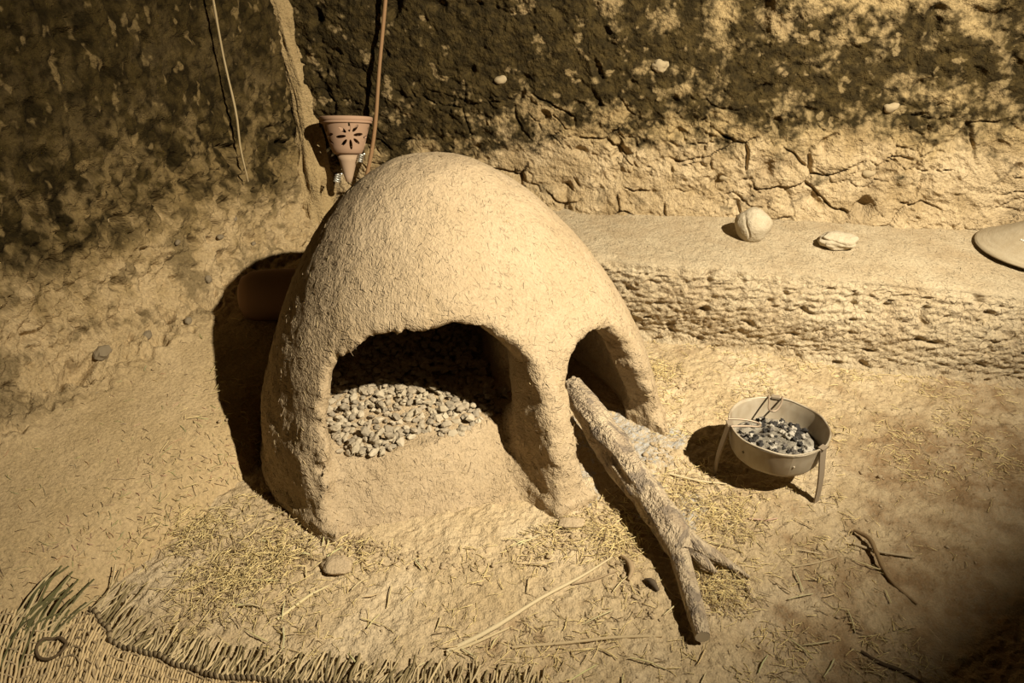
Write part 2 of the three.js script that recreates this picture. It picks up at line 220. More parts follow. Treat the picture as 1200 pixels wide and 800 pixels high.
{
  const map = colorTexture(1664, 1232, -0.1, 0, 2.7, 2.0, (u, v, o) => {
    const q = fbm(u * 4, v * 4, 105, 4), f = fbm(u * 15, v * 13, 108, 4), s = ns(u * 120, v * 120, 13), s2 = ns(u * 300, v * 300, 15);
    mix3(o, [0.56, 0.412, 0.225], [0.46, 0.33, 0.165], clamp(0.42 + 0.9 * q + 0.4 * f));
    const fine = fbm(u * 34, v * 28, 171, 3), edge = 1.06 + 0.16 * ss(0.2, 1.3, u) - 0.10 * ss(0.3, 0.9, u);
    const lo = v + 0.18 * fbm(u * 2.5, v * 2.5, 121, 3) + 0.12 * f + 0.05 * fine; let a = ss(edge - 0.10, edge + 0.10, lo);
    const thin = ss(-0.12, 0.32, 0.75 * fbm(u * 9, v * 8, 141, 5) + 0.55 * fbm(u * 27, v * 23, 147, 3) + 0.3 * fbm(u * 3, v * 3, 145, 2)); a *= 1 - (0.6 - 0.45 * ss(1.25, 1.5, v + 0.25 * q)) * thin;
    const chips = ss(0.20, 0.36, fbm(u * 19, v * 11, 131, 3) + 0.25 * fine - 0.06); a *= 1 - 0.6 * chips;
    const t = clamp(0.6 + 1.6 * f + 1.2 * fine); mixIn(o, [0.25, 0.165, 0.055], ss(edge - 0.2, edge + 0.05, lo) * 0.75); mixIn(o, [lerp(SOOT2[0], SOOT[0], t), lerp(SOOT2[1], SOOT[1], t), lerp(SOOT2[2], SOOT[2], t)], a * 0.97);
    const smoke = ss(0.0, 0.32, fbm(u * 5, v * 6, 151, 4) + 0.4 * fine) * ss(0.62, 0.85, v + 0.2 * q); mixIn(o, [0.17, 0.12, 0.055], smoke * 0.75 * (1 - a));
    const k = 1 + 0.22 * s + 0.2 * s2; o[0] *= k; o[1] *= k; o[2] *= k;
  });
  const us = axis(-0.25, 4.86, -0.05, 2.3, 0.0065, 0.12);
  const g1 = grid(us, axis(0, BANK_SPLIT, 0, BANK_SPLIT, 0.0065, 1), leftPoint, true);
  const bank = top('earth_bank', g1, earthMat(map, clayRelief, 0.006), 'smooth sloping earth bank along the foot of the sooty wall', 'bank');
  const g2 = grid(us, axis(BANK_SPLIT, bankLen, BANK_SPLIT, 1.95, 0.0065, 0.12), leftPoint, true);
  const back = boxAt(5.6, 3.4, 0.2, -2.5, 1.6, -0.15); back.rotateY(Math.PI / 2 - Math.atan2(-EL[0], EL[1])); back.translate(CX, 0, CZ);
  const wall = top('wall_left', mergeGeometries([g2.toNonIndexed(), boxUV(back)]), earthMat(map, gritRelief, 0.008), 'soot-blackened mud wall with pale chips beside the oven', 'wall', null, 'structure');
  const o = V(0, 0, 0);
  for (const [s, a, k] of [[1.25, 0.80, 0.03], [0.75, 0.83, 0.016], [0.62, 0.95, 0.014], [0.80, 1.0, 0.012], [0.5, 0.98, 0.012], [1.1, 0.77, 0.018], [0.95, 0.73, 0.014], [0.45, 0.86, 0.01]]) {
    leftPoint(s, a, o); const st = new THREE.IcosahedronGeometry(k, 2), p = st.attributes.position; for (let i = 0; i < p.count; i++) { const x = p.getX(i), y = p.getY(i), z = p.getZ(i), q = 1 + 0.5 * fbm3(x * 40 + s * 9, y * 40, z * 40, 2); p.setXYZ(i, x * q * 0.8, y * q * 0.8, z * q * 1.2); } st.computeVertexNormals(); st.translate(o.x, o.y, o.z);
    part(wall, 'stone', boxUV(st), plain(0.27, 0.21, 0.13));
  }
}
// ------------------------------------------------------------------ walls and ceiling out of the frame close the room
{
  const mud = plain(0.16, 0.12, 0.07, 1), dark = plain(0.05, 0.04, 0.025, 1);
  top('wall_right', boxAt(0.2, 3.4, 5.0, 3.55, 1.6, 2.0), mud, 'plain mud wall that carries the flood lamp', 'wall', null, 'structure');
  top('wall_front', boxAt(6.9, 3.4, 0.2, 0.3, 1.6, 4.4), mud, 'plain mud wall behind the onlooker', 'wall', null, 'structure');
  top('ceiling', boxAt(7.0, 0.2, 5.3, 0.25, 3.28, 1.95), dark, 'smoke-darkened ceiling', 'ceiling', null, 'structure');
}
// ------------------------------------------------------------------ bench along the back wall
const benchProfile = (x) => {                              // length along the cross-section to [z, y]
  const zb = zBack(x) - 0.06, ze = zEdge(x), zt = zToe(x);
  return [[zb, benchTop + 0.012], [lerp(zb, ze, 0.5), benchTop], [ze - 0.03, benchTop - 0.008], [ze + 0.015, benchTop - 0.035], [lerp(ze, zt, 0.5) + 0.02, 0.16], [zt - 0.015, 0.035], [zt + 0.03, -0.03]];
};
const BENCH_V = [0, 0.26, 0.48, 0.54, 0.70, 0.84, 0.92];
function benchPoint(x, v, o) {
  const P = benchProfile(x); let k = 0; while (k < 5 && v > BENCH_V[k + 1]) k++;
  const t = clamp((v - BENCH_V[k]) / (BENCH_V[k + 1] - BENCH_V[k])), q = (i, c) => P[clamp(i, 0, 6)][c], cr = (c) => { const a = q(k - 1, c), b = q(k, c), d = q(k + 1, c), e = q(k + 2, c); return b + 0.5 * t * (d - a + t * (2 * a - 5 * b + 4 * d - e + t * (3 * (b - d) + e - a))); };
  const front = ss(0.49, 0.56, v + 0.02 * fbm(x * 6, v * 6, 3, 2));
  let d = 0.012 * fbm(x * 2.5, v * 2.5, 203, 2) + (1 - front) * (0.004 * fbm(x * 12, v * 12, 205, 3) + 0.0015 * fbm(x * 50, v * 50, 207, 2)) + front * (0.012 * fbm(x * 9, v * 14, 209, 3) + 0.016 * fbm(x * 26, v * 50, 211, 3) + 0.010 * fbm(x * 70, v * 85, 213, 2) - 0.08 * Math.max(0, ns(x * 18, v * 30, 215) - 0.36));
  const ny = 1 - front * 0.75, nz = front * 0.9; o.set(x, cr(1) + ny * d, cr(0) + nz * d);
}
let benchGeo;
{
  const map = colorTexture(2048, 512, 0, 0, 2.6, 0.95, (u, v, o) => {
    const q = fbm(u * 4, v * 4, 305, 4), f = fbm(u * 15, v * 15, 308, 3), s = ns(u * 140, v * 140, 13), s2 = ns(u * 300, v * 300, 15);
    mix3(o, [0.54, 0.435, 0.28], [0.46, 0.35, 0.21], clamp(0.4 + 0.9 * q + 0.8 * f));
    const k = 1 + 0.2 * s + 0.2 * s2; o[0] *= k; o[1] *= k; o[2] *= k;
  });
  benchGeo = grid(axis(-0.75, 3.44, 0.1, 2.3, 0.0052, 0.1), axis(0, 0.92, 0, 0.92, 0.0052, 1), benchPoint, true);
  const bench = top('earth_bench', benchGeo, earthMat(map, strawRelief, 0.007), 'long raised mud bench with rough straw-flecked front against the wall', 'bench');
}
// ------------------------------------------------------------------ the oven, meshed from a distance field
const smin = (a, b, k) => { const h = Math.max(k - Math.abs(a - b), 0) / k; return Math.min(a, b) - h * h * k * 0.25; };
const smax = (a, b, k) => -smin(-a, -b, k);
function polyDist(pts, x, y) {                             // signed distance to a polygon
  let d = 1e9, s = 1;
  for (let i = 0, j = pts.length - 1; i < pts.length; j = i++) {
    const ex = pts[j][0] - pts[i][0], ey = pts[j][1] - pts[i][1], wx = x - pts[i][0], wy = y - pts[i][1], t = clamp((wx * ex + wy * ey) / (ex * ex + ey * ey)), bx = wx - ex * t, by = wy - ey * t; d = Math.min(d, bx * bx + by * by);
    const c1 = y >= pts[i][1], c2 = y < pts[j][1], c3 = ex * wy > ey * wx; if ((c1 && c2 && c3) || (!c1 && !c2 && !c3)) s = -s;
  }
  return s * Math.sqrt(d);
}
const MOUTH = [[-0.50, -0.1], [-0.495, 0.2], [-0.49, 0.32], [-0.455, 0.435], [-0.37, 0.495], [-0.27, 0.52], [-0.15, 0.53], [-0.07, 0.52], [0.0, 0.475], [0.08, 0.40], [0.112, 0.30], [0.122, 0.2], [0.142, 0.03], [0.142, -0.1]];
const STOKE = [[-0.25, -0.1], [-0.25, 0.2], [-0.235, 0.32], [-0.18, 0.385], [-0.09, 0.405], [0.0, 0.385], [0.06, 0.31], [0.10, 0.2], [0.145, 0.09], [0.155, -0.1]];
const ovenSill = (x, z) => clamp((1.325 - 0.29 * x - z) * (1.5 - 0.6 * ss(-0.3, 0, x)), -0.1, 0.165) + 0.012 * fbm(x * 6, z * 6, 7, 2) + 0.10 * ss(1.3, 0.7, z) * ss(0.2, -0.5, x);
function ovenField(x, y, z) {
  const px = x - (-0.165 - 0.09 * y), pz = z - (0.90 - 0.12 * y), rho = Math.hypot(px, pz), az = Math.atan2(px, pz);
  const R = 0.64 * (1 - 0.10 * Math.exp(-(((az - 0.60) / 0.45) ** 2)) + 0.03 * Math.exp(-(((az - 1.5) / 0.35) ** 2)) + 0.02 * Math.exp(-(((az + 0.6) / 0.4) ** 2)) - 0.04 * Math.exp(-(((az + 1.6) / 0.5) ** 2)));
  const yy = Math.max(y, 0), f = Math.pow(Math.pow(rho / R, 1.72) + Math.pow(yy / 0.852, 1.72), 1 / 1.72) - 1, len = Math.hypot(rho, yy);
  let out = len * f / (1 + f); out = smax(out, y - 0.846, 0.05);
  const q = 0.969 * (x - 0.085) - 0.248 * (z - 1.25);
  const inn = out + 0.10;
  const zf = 1.42 - 0.35 * y, dep = zf - z;
  let mouth = Math.max(polyDist(MOUTH, x + (0.22 + 0.62 * ss(-0.30, 0.0, x)) * dep + 0.008 * ns(y * 14, z * 9, 3), y + 0.007 * ns(x * 11, z * 5, 8)), dep - 0.42);
  const hx = x - 0.335, hz = z - 1.085, sl = hx * 0.64 - hz * 0.77, dp = hx * 0.77 + hz * 0.64;
  let stoke = Math.max(polyDist(STOKE, sl - 0.04 * y + 0.008 * ns(y * 17, x * 9, 13), y + 0.01 * ns(x * 16, z * 12, 18)), -dp - 0.34);
  const cav1 = Math.max(inn, q + 0.06), cav2 = Math.max(inn, 0.05 - q, y - 0.42);
  const holes = Math.min(smin(mouth, cav1, 0.04), smin(stoke, cav2, 0.04));
  let d = smax(out, -Math.min(mouth, cav1), 0.05); d = smax(d, -Math.min(stoke, cav2), 0.055);
  const sill = Math.max((y - ovenSill(x, z)) * 0.7, out + 0.01, q - 0.02); d = smin(d, sill, 0.05);
  // a spread foot of packed clay
  d = smin(d, Math.max(out - 0.008, y - 0.02, -Math.min(stoke, cav2, mouth)), 0.05);
  d = Math.max(d, -0.04 - y);
  if (d < 0.035 && d > -0.035) {
    const lip = ss(0.09, 0.0, Math.abs(holes)) * ss(-0.12, 0.0, out), low = 1 - ss(0.1, 0.55, y);
    d += 0.012 * fbm3(x * 3.2, y * 3.2, z * 3.2, 2) + (0.0035 + 0.0035 * lip + 0.0035 * low) * fbm3(x * 24, y * 24, z * 24, 3) + (0.0018 + 0.003 * lip + 0.002 * low) * fbm3(x * 66, y * 66, z * 66, 2);
    d += 0.004 * ss(0.06, 0.015, Math.abs(Math.hypot(x + 0.255, z - 0.80) - 0.055)) * ss(0.8, 0.84, y);
  }
  return d;
}
function surfaceNets(f, lo, hi, h) {
  const n = [0, 1, 2].map((i) => Math.ceil((hi[i] - lo[i]) / h) + 1), [nx, ny, nz] = n, F = new Float32Array(nx * ny * nz);
  for (let k = 0, i = 0; k < nz; k++) for (let j = 0; j < ny; j++) for (let l = 0; l < nx; l++, i++) F[i] = f(lo[0] + l * h, lo[1] + j * h, lo[2] + k * h);
  const id = new Int32Array(F.length).fill(-1), P = [], I = [], sy = nx, sz = nx * ny, off = [0, 1, sy, sy + 1, sz, sz + 1, sz + sy, sz + sy + 1];
  const E = [[0, 1], [2, 3], [4, 5], [6, 7], [0, 2], [1, 3], [4, 6], [5, 7], [0, 4], [1, 5], [2, 6], [3, 7]];
  for (let k = 0; k < nz - 1; k++) for (let j = 0; j < ny - 1; j++) for (let l = 0; l < nx - 1; l++) {
    const c = l + j * sy + k * sz; let m = 0; for (let b = 0; b < 8; b++) if (F[c + off[b]] < 0) m |= 1 << b; if (m === 0 || m === 255) continue;
    let x = 0, y = 0, z = 0, t = 0;
    for (const [a, b] of E) { const fa = F[c + off[a]], fb = F[c + off[b]]; if ((fa < 0) !== (fb < 0)) { const s = fa / (fa - fb); x += lerp(a & 1, b & 1, s); y += lerp((a >> 1) & 1, (b >> 1) & 1, s); z += lerp(a >> 2, b >> 2, s); t++; } }
    id[c] = P.length / 3; P.push(lo[0] + (l + x / t) * h, lo[1] + (j + y / t) * h, lo[2] + (k + z / t) * h);
  }
  const quad = (a, b, c, d, flip) => { if (a < 0 || b < 0 || c < 0 || d < 0) return; flip ? I.push(a, c, b, b, c, d) : I.push(a, b, c, b, d, c); };
  for (let k = 1; k < nz - 1; k++) for (let j = 1; j < ny - 1; j++) for (let l = 1; l < nx - 1; l++) {
    const c = l + j * sy + k * sz, s = F[c] < 0;
    if (s !== F[c + 1] < 0) quad(id[c - sy - sz], id[c - sz], id[c - sy], id[c], !s);
    if (s !== F[c + sy] < 0) quad(id[c - 1 - sz], id[c - sz], id[c - 1], id[c], s);
    if (s !== F[c + sz] < 0) quad(id[c - 1 - sy], id[c - sy], id[c - 1], id[c], !s);
  }
  const g = new THREE.BufferGeometry(); g.setAttribute('position', new THREE.Float32BufferAttribute(P, 3)); g.setIndex(I); g.computeVertexNormals(); return g;
}
const clayTile = colorTexture(1024, 1024, 0, 0, 1.3, 1.3, (u, v, o) => {
  const q = fbm(u * 4, v * 4, 405, 4), f = fbm(u * 18, v * 18, 408, 3), s = ns(u * 130, v * 130, 13), s2 = ns(u * 300, v * 300, 15);
  mix3(o, [0.525, 0.40, 0.25], [0.44, 0.325, 0.19], clamp(0.5 + 0.9 * q + 0.5 * f)); const k = 1 + 0.14 * s + 0.14 * s2; o[0] *= k; o[1] *= k; o[2] *= k;
});
const oven = base('clay_oven', [-0.165, 0, 0.9], 'large domed clay bread oven with two arched mouths', 'oven');
const ovenRaw = surfaceNets((x, y, z) => ovenField(x - 0.165, y, z + 0.9), [-0.78, -0.06, -0.76], [0.78, 0.9, 0.78], 0.009);
part(oven, 'dome', boxUV(ovenRaw), earthMat(clayTile, strawRelief, 0.006), 'smoothed clay shell with three piers and raised hearth');

// ------------------------------------------------------------------ scattered straw, chaff, grit
const strawGeo = (() => { const g = sweep([V(-0.5, 0, 0), V(-0.15, 0.02, 0.03), V(0.2, 0.015, -0.02), V(0.5, 0, 0.02)], [0.045, 0.05, 0.045, 0.03], 4, 0); return g; })();
// a coarser stalk: few faces, unit length, drawn many times
const chaffGeo = (() => { const P = [], I = []; const st = [[-0.5, 0, 0], [0, 0.02, 0.05], [0.5, 0, 0]]; for (const [x, y, z] of st) P.push(x, y, z + 0.035, x, y + 0.05, z, x, y, z - 0.035); for (const b of [0, 3]) for (let k = 0; k < 3; k++) { const a = b + k, c = b + (k + 1) % 3; I.push(a, c, a + 3, c, c + 3, a + 3); } I.push(0, 2, 1, 6, 7, 8); const g = new THREE.BufferGeometry(); g.setAttribute('position', new THREE.Float32BufferAttribute(P, 3)); g.setIndex(I); g.computeVertexNormals(); return g; })();
const strawMat = new THREE.MeshPhysicalMaterial({ color: 0xffffff, roughness: 0.75, specularIntensity: 0.4 });
function strew(name, n, place, parent, label, category) {  // place(k, random) -> {p, normal, length, width, color, tilt}
  const m = new THREE.InstancedMesh(chaffGeo, strawMat, n); m.name = parent ? name : numbered(name); m.userData.kind = 'stuff'; if (label) m.userData.label = label; if (category) m.userData.category = category;
  const r = rng(name.length * 1000 + n), M = new THREE.Matrix4(), q = new THREE.Quaternion(), q2 = new THREE.Quaternion(), up = V(0, 1, 0), c = new THREE.Color(); let k = 0, tries = 0;
  while (k < n && tries++ < n * 60) { const s = place(r); if (!s) continue; q.setFromUnitVectors(up, s.normal); q2.setFromAxisAngle(up, s.turn ?? r() * 6.283); q.multiply(q2); if (s.tilt) { q2.setFromAxisAngle(V(0, 0, 1), s.tilt); q.multiply(q2); } M.compose(s.p, q, V(s.length, s.width * 14, s.width * 14)); m.setMatrixAt(k, M); c.setRGB(s.color[0] * PALE, s.color[1] * PALE, s.color[2] * PALE); m.setColorAt(k, c); k++; }
  m.count = k; (parent ?? scene).add(shade(m)); return m;
}
const strawTone = (r) => { const t = r(), k = 0.75 + 0.45 * r(); return t < 0.7 ? [0.95 * k, 0.75 * k, 0.35 * k] : t < 0.92 ? [0.60 * k, 0.45 * k, 0.24 * k] : [0.22 * k, 0.15 * k, 0.075 * k]; };
const clayTone = (r) => { const t = r(), k = 0.8 + 0.4 * r(); return t < 0.55 ? [0.46 * k, 0.345 * k, 0.21 * k] : t < 0.87 ? [0.60 * k, 0.46 * k, 0.25 * k] : [0.20 * k, 0.135 * k, 0.07 * k]; };
const onMesh = (g, accept, len, tone) => { const P = g.attributes.position, N = g.attributes.normal; return (r) => { const i = Math.floor(r() * P.count), p = V(P.getX(i), P.getY(i), P.getZ(i)), n = V(N.getX(i), N.getY(i), N.getZ(i)); if (!accept(p, n, r)) return null; return { p: p.addScaledVector(n, -0.0006), normal: n, length: len * (0.35 + 0.9 * r() * r()), width: 0.0009 + 0.0009 * r(), color: tone(r), tilt: (r() - 0.5) * 0.35 }; }; };
strew('straw_fleck', 4200, onMesh(ovenRaw, (p, n, r) => p.z > -0.1 && Math.hypot(p.x, p.z) > 0.18 - 0.2 * p.y && r() < 0.25 + 0.75 * ss(0.6, 0.2, p.y), 0.034, clayTone), oven, 'bits of straw in the clay');
{ const bench = scene.getObjectByName('earth_bench'); strew('straw_fleck', 3800, onMesh(benchGeo, (p, n, r) => p.x > 0.1 && p.x < 2.3 && p.y > 0.02 && (p.y < 0.29 || r() < 0.03), 0.034, clayTone), bench, 'bits of straw in the mud front'); }
strew('straw_ring', 18, (r) => { const a = r() * 6.283, d = 0.05 + 0.008 * (r() - 0.5), x = -0.09 + Math.cos(a) * d, z = -0.10 + Math.sin(a) * d * 0.9; let y = 0.87; for (; y > 0.75 && ovenField(x - 0.165, y, z + 0.9) > 0; y -= 0.001); return { p: V(x, y, z), normal: V(0, 1, 0), length: 0.016 + 0.012 * r(), width: 0.0016, color: r() < 0.6 ? [0.13, 0.09, 0.05] : [0.6, 0.46, 0.27], turn: -a + 1.57 + (r() - 0.5) * 0.8 }; }, oven, 'ring of straw ends around the crown of the dome');
const clumps = (x, z) => ss(-0.05, 0.25, fbm(x * 5, z * 5, 501, 3));
function strawAt(x, z, r, len, y0 = 0) { const h = groundHeight(x, z); return { p: V(x, h + 0.002 + y0 * r(), z), normal: V((r() - 0.5) * 0.3, 1, (r() - 0.5) * 0.3).normalize(), length: len * (0.3 + 0.9 * r() * r() + 0.2), width: 0.001 + 0.0011 * r(), color: strawTone(r), tilt: (r() - 0.5) * 0.2 }; }
const inOven = (x, z) => Math.hypot(x + 0.165, z - 0.9) < 0.63 - 0.06 * ss(0.9, 1.3, x + z - 0.4);
strew('straw_litter', 5200, (r) => { const x = -1.0 + 3.0 * r(), z = 0.35 + 1.7 * r(); if (inOven(x, z)) return null; const far = x > 0.95 && z > 1.25 ? 0.12 : 1; if (r() > (0.12 + 0.9 * clumps(x, z)) * far) return null; if (bankHeight(x, z) > 0.06 && r() > 0.15) return null; return strawAt(x, z, r, 0.036, 0.004); }, null, 'pale chopped straw strewn over the earth floor', 'straw');
const heaps = [[-0.72, 1.62, 0.14, 700], [-0.6, 1.52, 0.10, 350], [0.52, 1.66, 0.085, 420], [0.50, 1.30, 0.12, 300], [0.27, 1.48, 0.10, 300], [0.60, 1.42, 0.10, 260], [0.53, 0.66, 0.08, 180], [0.1, 1.46, 0.12, 260], [-0.4, 1.5, 0.12, 260], [-0.85, 1.45, 0.08, 260]];
strew('straw_heap', heaps.reduce((s, h) => s + h[3], 0), (r) => { let t = Math.floor(r() * heaps.reduce((s, h) => s + h[3], 0)), i = 0; while (t >= heaps[i][3]) t -= heaps[i++][3]; const [hx, hz, hr] = heaps[i], a = r() * 6.283, d = hr * Math.sqrt(-Math.log(1 - r() * 0.95)) * 0.75; const x = hx + d * Math.cos(a), z = hz + d * Math.sin(a); if (inOven(x, z)) return null; return strawAt(x, z, r, 0.042, 0.012); }, null, 'drifts of golden straw gathered around the log and oven foot', 'straw');
strew('bank_straw', 1000, (r) => { const o = V(0, 0, 0), s = 0.6 + 1.6 * r(), a = r() < 0.7 ? 0.06 + 0.34 * r() : 0.05 + 0.65 * r(); leftPoint(s, a, o); if (inOven(o.x, o.z)) return null; const e = 0.02, p1 = V(0, 0, 0), p2 = V(0, 0, 0); leftPoint(s + e, a, p1); leftPoint(s, a + e, p2); const n = p1.sub(o).cross(p2.sub(o)).normalize(); if (n.y < 0) n.negate(); return { p: o.addScaledVector(n, 0.001), normal: n, length: 0.012 + 0.028 * r() * r(), width: 0.0014 + 0.001 * r(), color: r() < 0.85 ? [0.5 + 0.2 * r(), 0.38 + 0.14 * r(), 0.21 + 0.06 * r()] : [0.22, 0.15, 0.08] }; }, scene.getObjectByName('earth_bank'), 'bits of straw trodden into the bank');
// clods of earth
const lumpGeo = (seed, size, detail = 1, sx = 1, sy = 0.7, sz = 1, amp = 0.5, freq = 1.6) => { const g0 = new THREE.IcosahedronGeometry(1, detail), g = mergeVertices((g0.deleteAttribute('uv'), g0.deleteAttribute('normal'), g0)), p = g.attributes.position; for (let i = 0; i < p.count; i++) { const x = p.getX(i), y = p.getY(i), z = p.getZ(i), k = size * (1 + amp * fbm3(x * freq + seed * 3.7, y * freq + seed, z * freq, 2)); p.setXYZ(i, x * k * sx, y * k * sy, z * k * sz); } g.computeVertexNormals(); return g; };
{
  const gs = [], r = rng(77);
  const lump = (x, z, s) => { const g = lumpGeo(Math.floor(r() * 40), s, 0, 0.8 + 0.5 * r(), 0.6, 0.8 + 0.5 * r(), 0.8); g.rotateY(r() * 6.28); g.translate(x, groundHeight(x, z) + s * 0.2, z); gs.push(g); };
  for (let i = 0; i < 2600; i++) { const x = -0.9 + 2.8 * r(), z = 0.5 + 1.45 * r(); if (!inOven(x, z) && r() < 0.25 + clumps(x + 3, z)) lump(x, z, 0.002 + 0.007 * r() * r() * r()); }
  for (let i = 0; i < 420; i++) { const a = -1.0 + 2.3 * r(), d = 0.62 + 0.08 * r(); const x = -0.165 + Math.sin(a) * d, z = 0.9 + Math.cos(a) * d; lump(x, z, 0.003 + 0.007 * r() * r()); }
  for (let i = 0; i < 160; i++) { const t = r(), x = lerp(0.24, 0.40, t) - 0.05 - 0.06 * r(), z = lerp(1.25, 1.75, t); lump(x, z, 0.003 + 0.007 * r() * r()); }
  for (let i = 0; i < 40; i++) lump(0.60 + 0.1 * (r() - 0.5), 0.72 + 0.08 * (r() - 0.5), 0.003 + 0.012 * r() * r());
  const m = top('earth_crumbs', mergeGeometries(gs), plain(0.46, 0.345, 0.205, 1), 'loose crumbs and grit of dry earth on the floor', 'grit', null, 'stuff');
}
// ------------------------------------------------------------------ pebbles on the hearth
{
  const r = rng(3), mats = [[0.50, 0.415, 0.285], [0.44, 0.36, 0.25], [0.56, 0.47, 0.33], [0.35, 0.29, 0.205]].map((c) => plain(...c, 0.9, { flatShading: true }));
  const geos = Array.from({ length: 10 }, (_, i) => { const g = lumpGeo(i + 50, 1, i % 2, 1.25, 0.75, 0.9, 1.1, 1.0); return g; });
  const spots = [], far = [];
  const frontZ = (x) => lerp(1.352, 1.15, clamp((x + 0.47) / 0.45)) + 0.02 * Math.sin(x * 30);
  let tries = 0;
  while (spots.length < 300 && tries++ < 20000) { const x = -0.56 + 0.55 * r(), z = 1.36 - 0.36 * Math.pow(r(), 1.5), f = ovenField(x, ovenSill(x, z) + 0.03, z); if (z > frontZ(x) || f < 0.012 || f > 0.2) continue; const s = 0.0072 + 0.0068 * r(); if (spots.some(([a, b, , c], i) => Math.hypot(a - x, b - z) < (c + s) * 0.74)) { if (spots.length < 210 || r() > 0.08) continue; spots.push([x, z, 0.012 + 0.006 * r(), s]); } else spots.push([x, z, 0, s]); }
  for (let i = 0; i < 900; i++) { const x = -0.6 + 0.56 * r(), z = 0.55 + 0.53 * r(); if (ovenField(x, ovenSill(x, z) + 0.03, z) > 0.012) far.push([x, z, 0.01 * r(), 0.008 + 0.007 * r()]); }
  spots.forEach(([x, z, dy, s], i) => { const m = top('pebble', geos[i % 10], mats[Math.floor(r() * 4)], 'small rounded grey-buff pebble in the bed inside the oven mouth', 'pebble', 'pebbles on the oven hearth'); m.scale.setScalar(s); m.rotation.set(r() - 0.5, r() * 6.28, r() - 0.5); m.position.set(x, ovenSill(x, z) + s * 0.45 + dy, z); });
  const gs = far.map(([x, z, dy, s], i) => { const g = geos[i % 10].clone(); g.scale(s, s, s); g.rotateY(r() * 6.28); g.translate(x, ovenSill(x, z) + s * 0.5 + dy, z); return g; });
  top('pebble_bed', mergeGeometries(gs), mats[1], 'mass of pebbles deep in the dark oven chamber', 'pebbles', null, 'stuff');
}
// ------------------------------------------------------------------ forked log
{
  const woodMap = colorTexture(512, 512, 0, 0, 0.5, 0.25, (u, v, o) => { const g = fbm(u * 14, v * 130, 601, 3), q = fbm(u * 9, v * 18, 603, 3); mix3(o, [0.60, 0.47, 0.30], [0.33, 0.24, 0.15], clamp(0.35 + 1.1 * g + 0.8 * q)); const a = ss(0.1, 0.3, fbm(u * 18, v * 26, 605, 3)); mixIn(o, [0.17, 0.13, 0.095], a * 0.7); });
  const bark = new THREE.MeshStandardMaterial({ map: woodMap, bumpMap: gritRelief, bumpScale: 0.012, roughness: 0.9 });
  const log = base('firewood_log', [0.33, 0, 1.28], 'thick weathered forked log poking out of the firebox mouth', 'log');
  const at = (a) => a.map(([x, y, z]) => V(x - 0.33, y, z - 1.28));
  const shape = (pts, rad, seg, amp, f) => sweep(at(pts), rad, seg, amp, f);
  part(log, 'trunk', shape([[0.195, 0.125, 0.90], [0.225, 0.115, 1.00], [0.268, 0.095, 1.11], [0.33, 0.08, 1.275], [0.385, 0.073, 1.43], [0.42, 0.065, 1.54], [0.432, 0.058, 1.59]], [0.022, 0.038, 0.044, 0.046, 0.043, 0.045, 0.030], 28, 0.75, 22), bark);
  { const c = new THREE.CircleGeometry(0.0172, 16); c.translate(0.1045, 0.038, 0.5465); part(log, 'cut_end', c, plain(0.62, 0.5, 0.33), 'pale cut end'); }
  part(log, 'branch', shape([[0.41, 0.066, 1.53], [0.424, 0.058, 1.60], [0.430, 0.046, 1.70], [0.434, 0.040, 1.80], [0.4345, 0.038, 1.825]], [0.030, 0.025, 0.0225, 0.021, 0.0185], 14, 0.4, 30), bark, 'straight pale prong');
  part(log, 'branch', shape([[0.40, 0.068, 1.50], [0.46, 0.062, 1.555], [0.51, 0.045, 1.578], [0.555, 0.026, 1.598], [0.60, 0.012, 1.625]], [0.034, 0.026, 0.017, 0.010, 0.004], 12, 0.7, 30), bark, 'short splintered prong');
  part(log, 'branch', shape([[0.45, 0.055, 1.555], [0.49, 0.036, 1.60], [0.515, 0.022, 1.62]], [0.016, 0.014, 0.006], 10, 0.7, 40), bark);
  part(log, 'twig', shape([[0.56, 0.022, 1.60], [0.58, 0.012, 1.645], [0.590, 0.008, 1.70]], [0.004, 0.0035, 0.002], 6, 0.2, 40), plain(0.26, 0.19, 0.11));
}
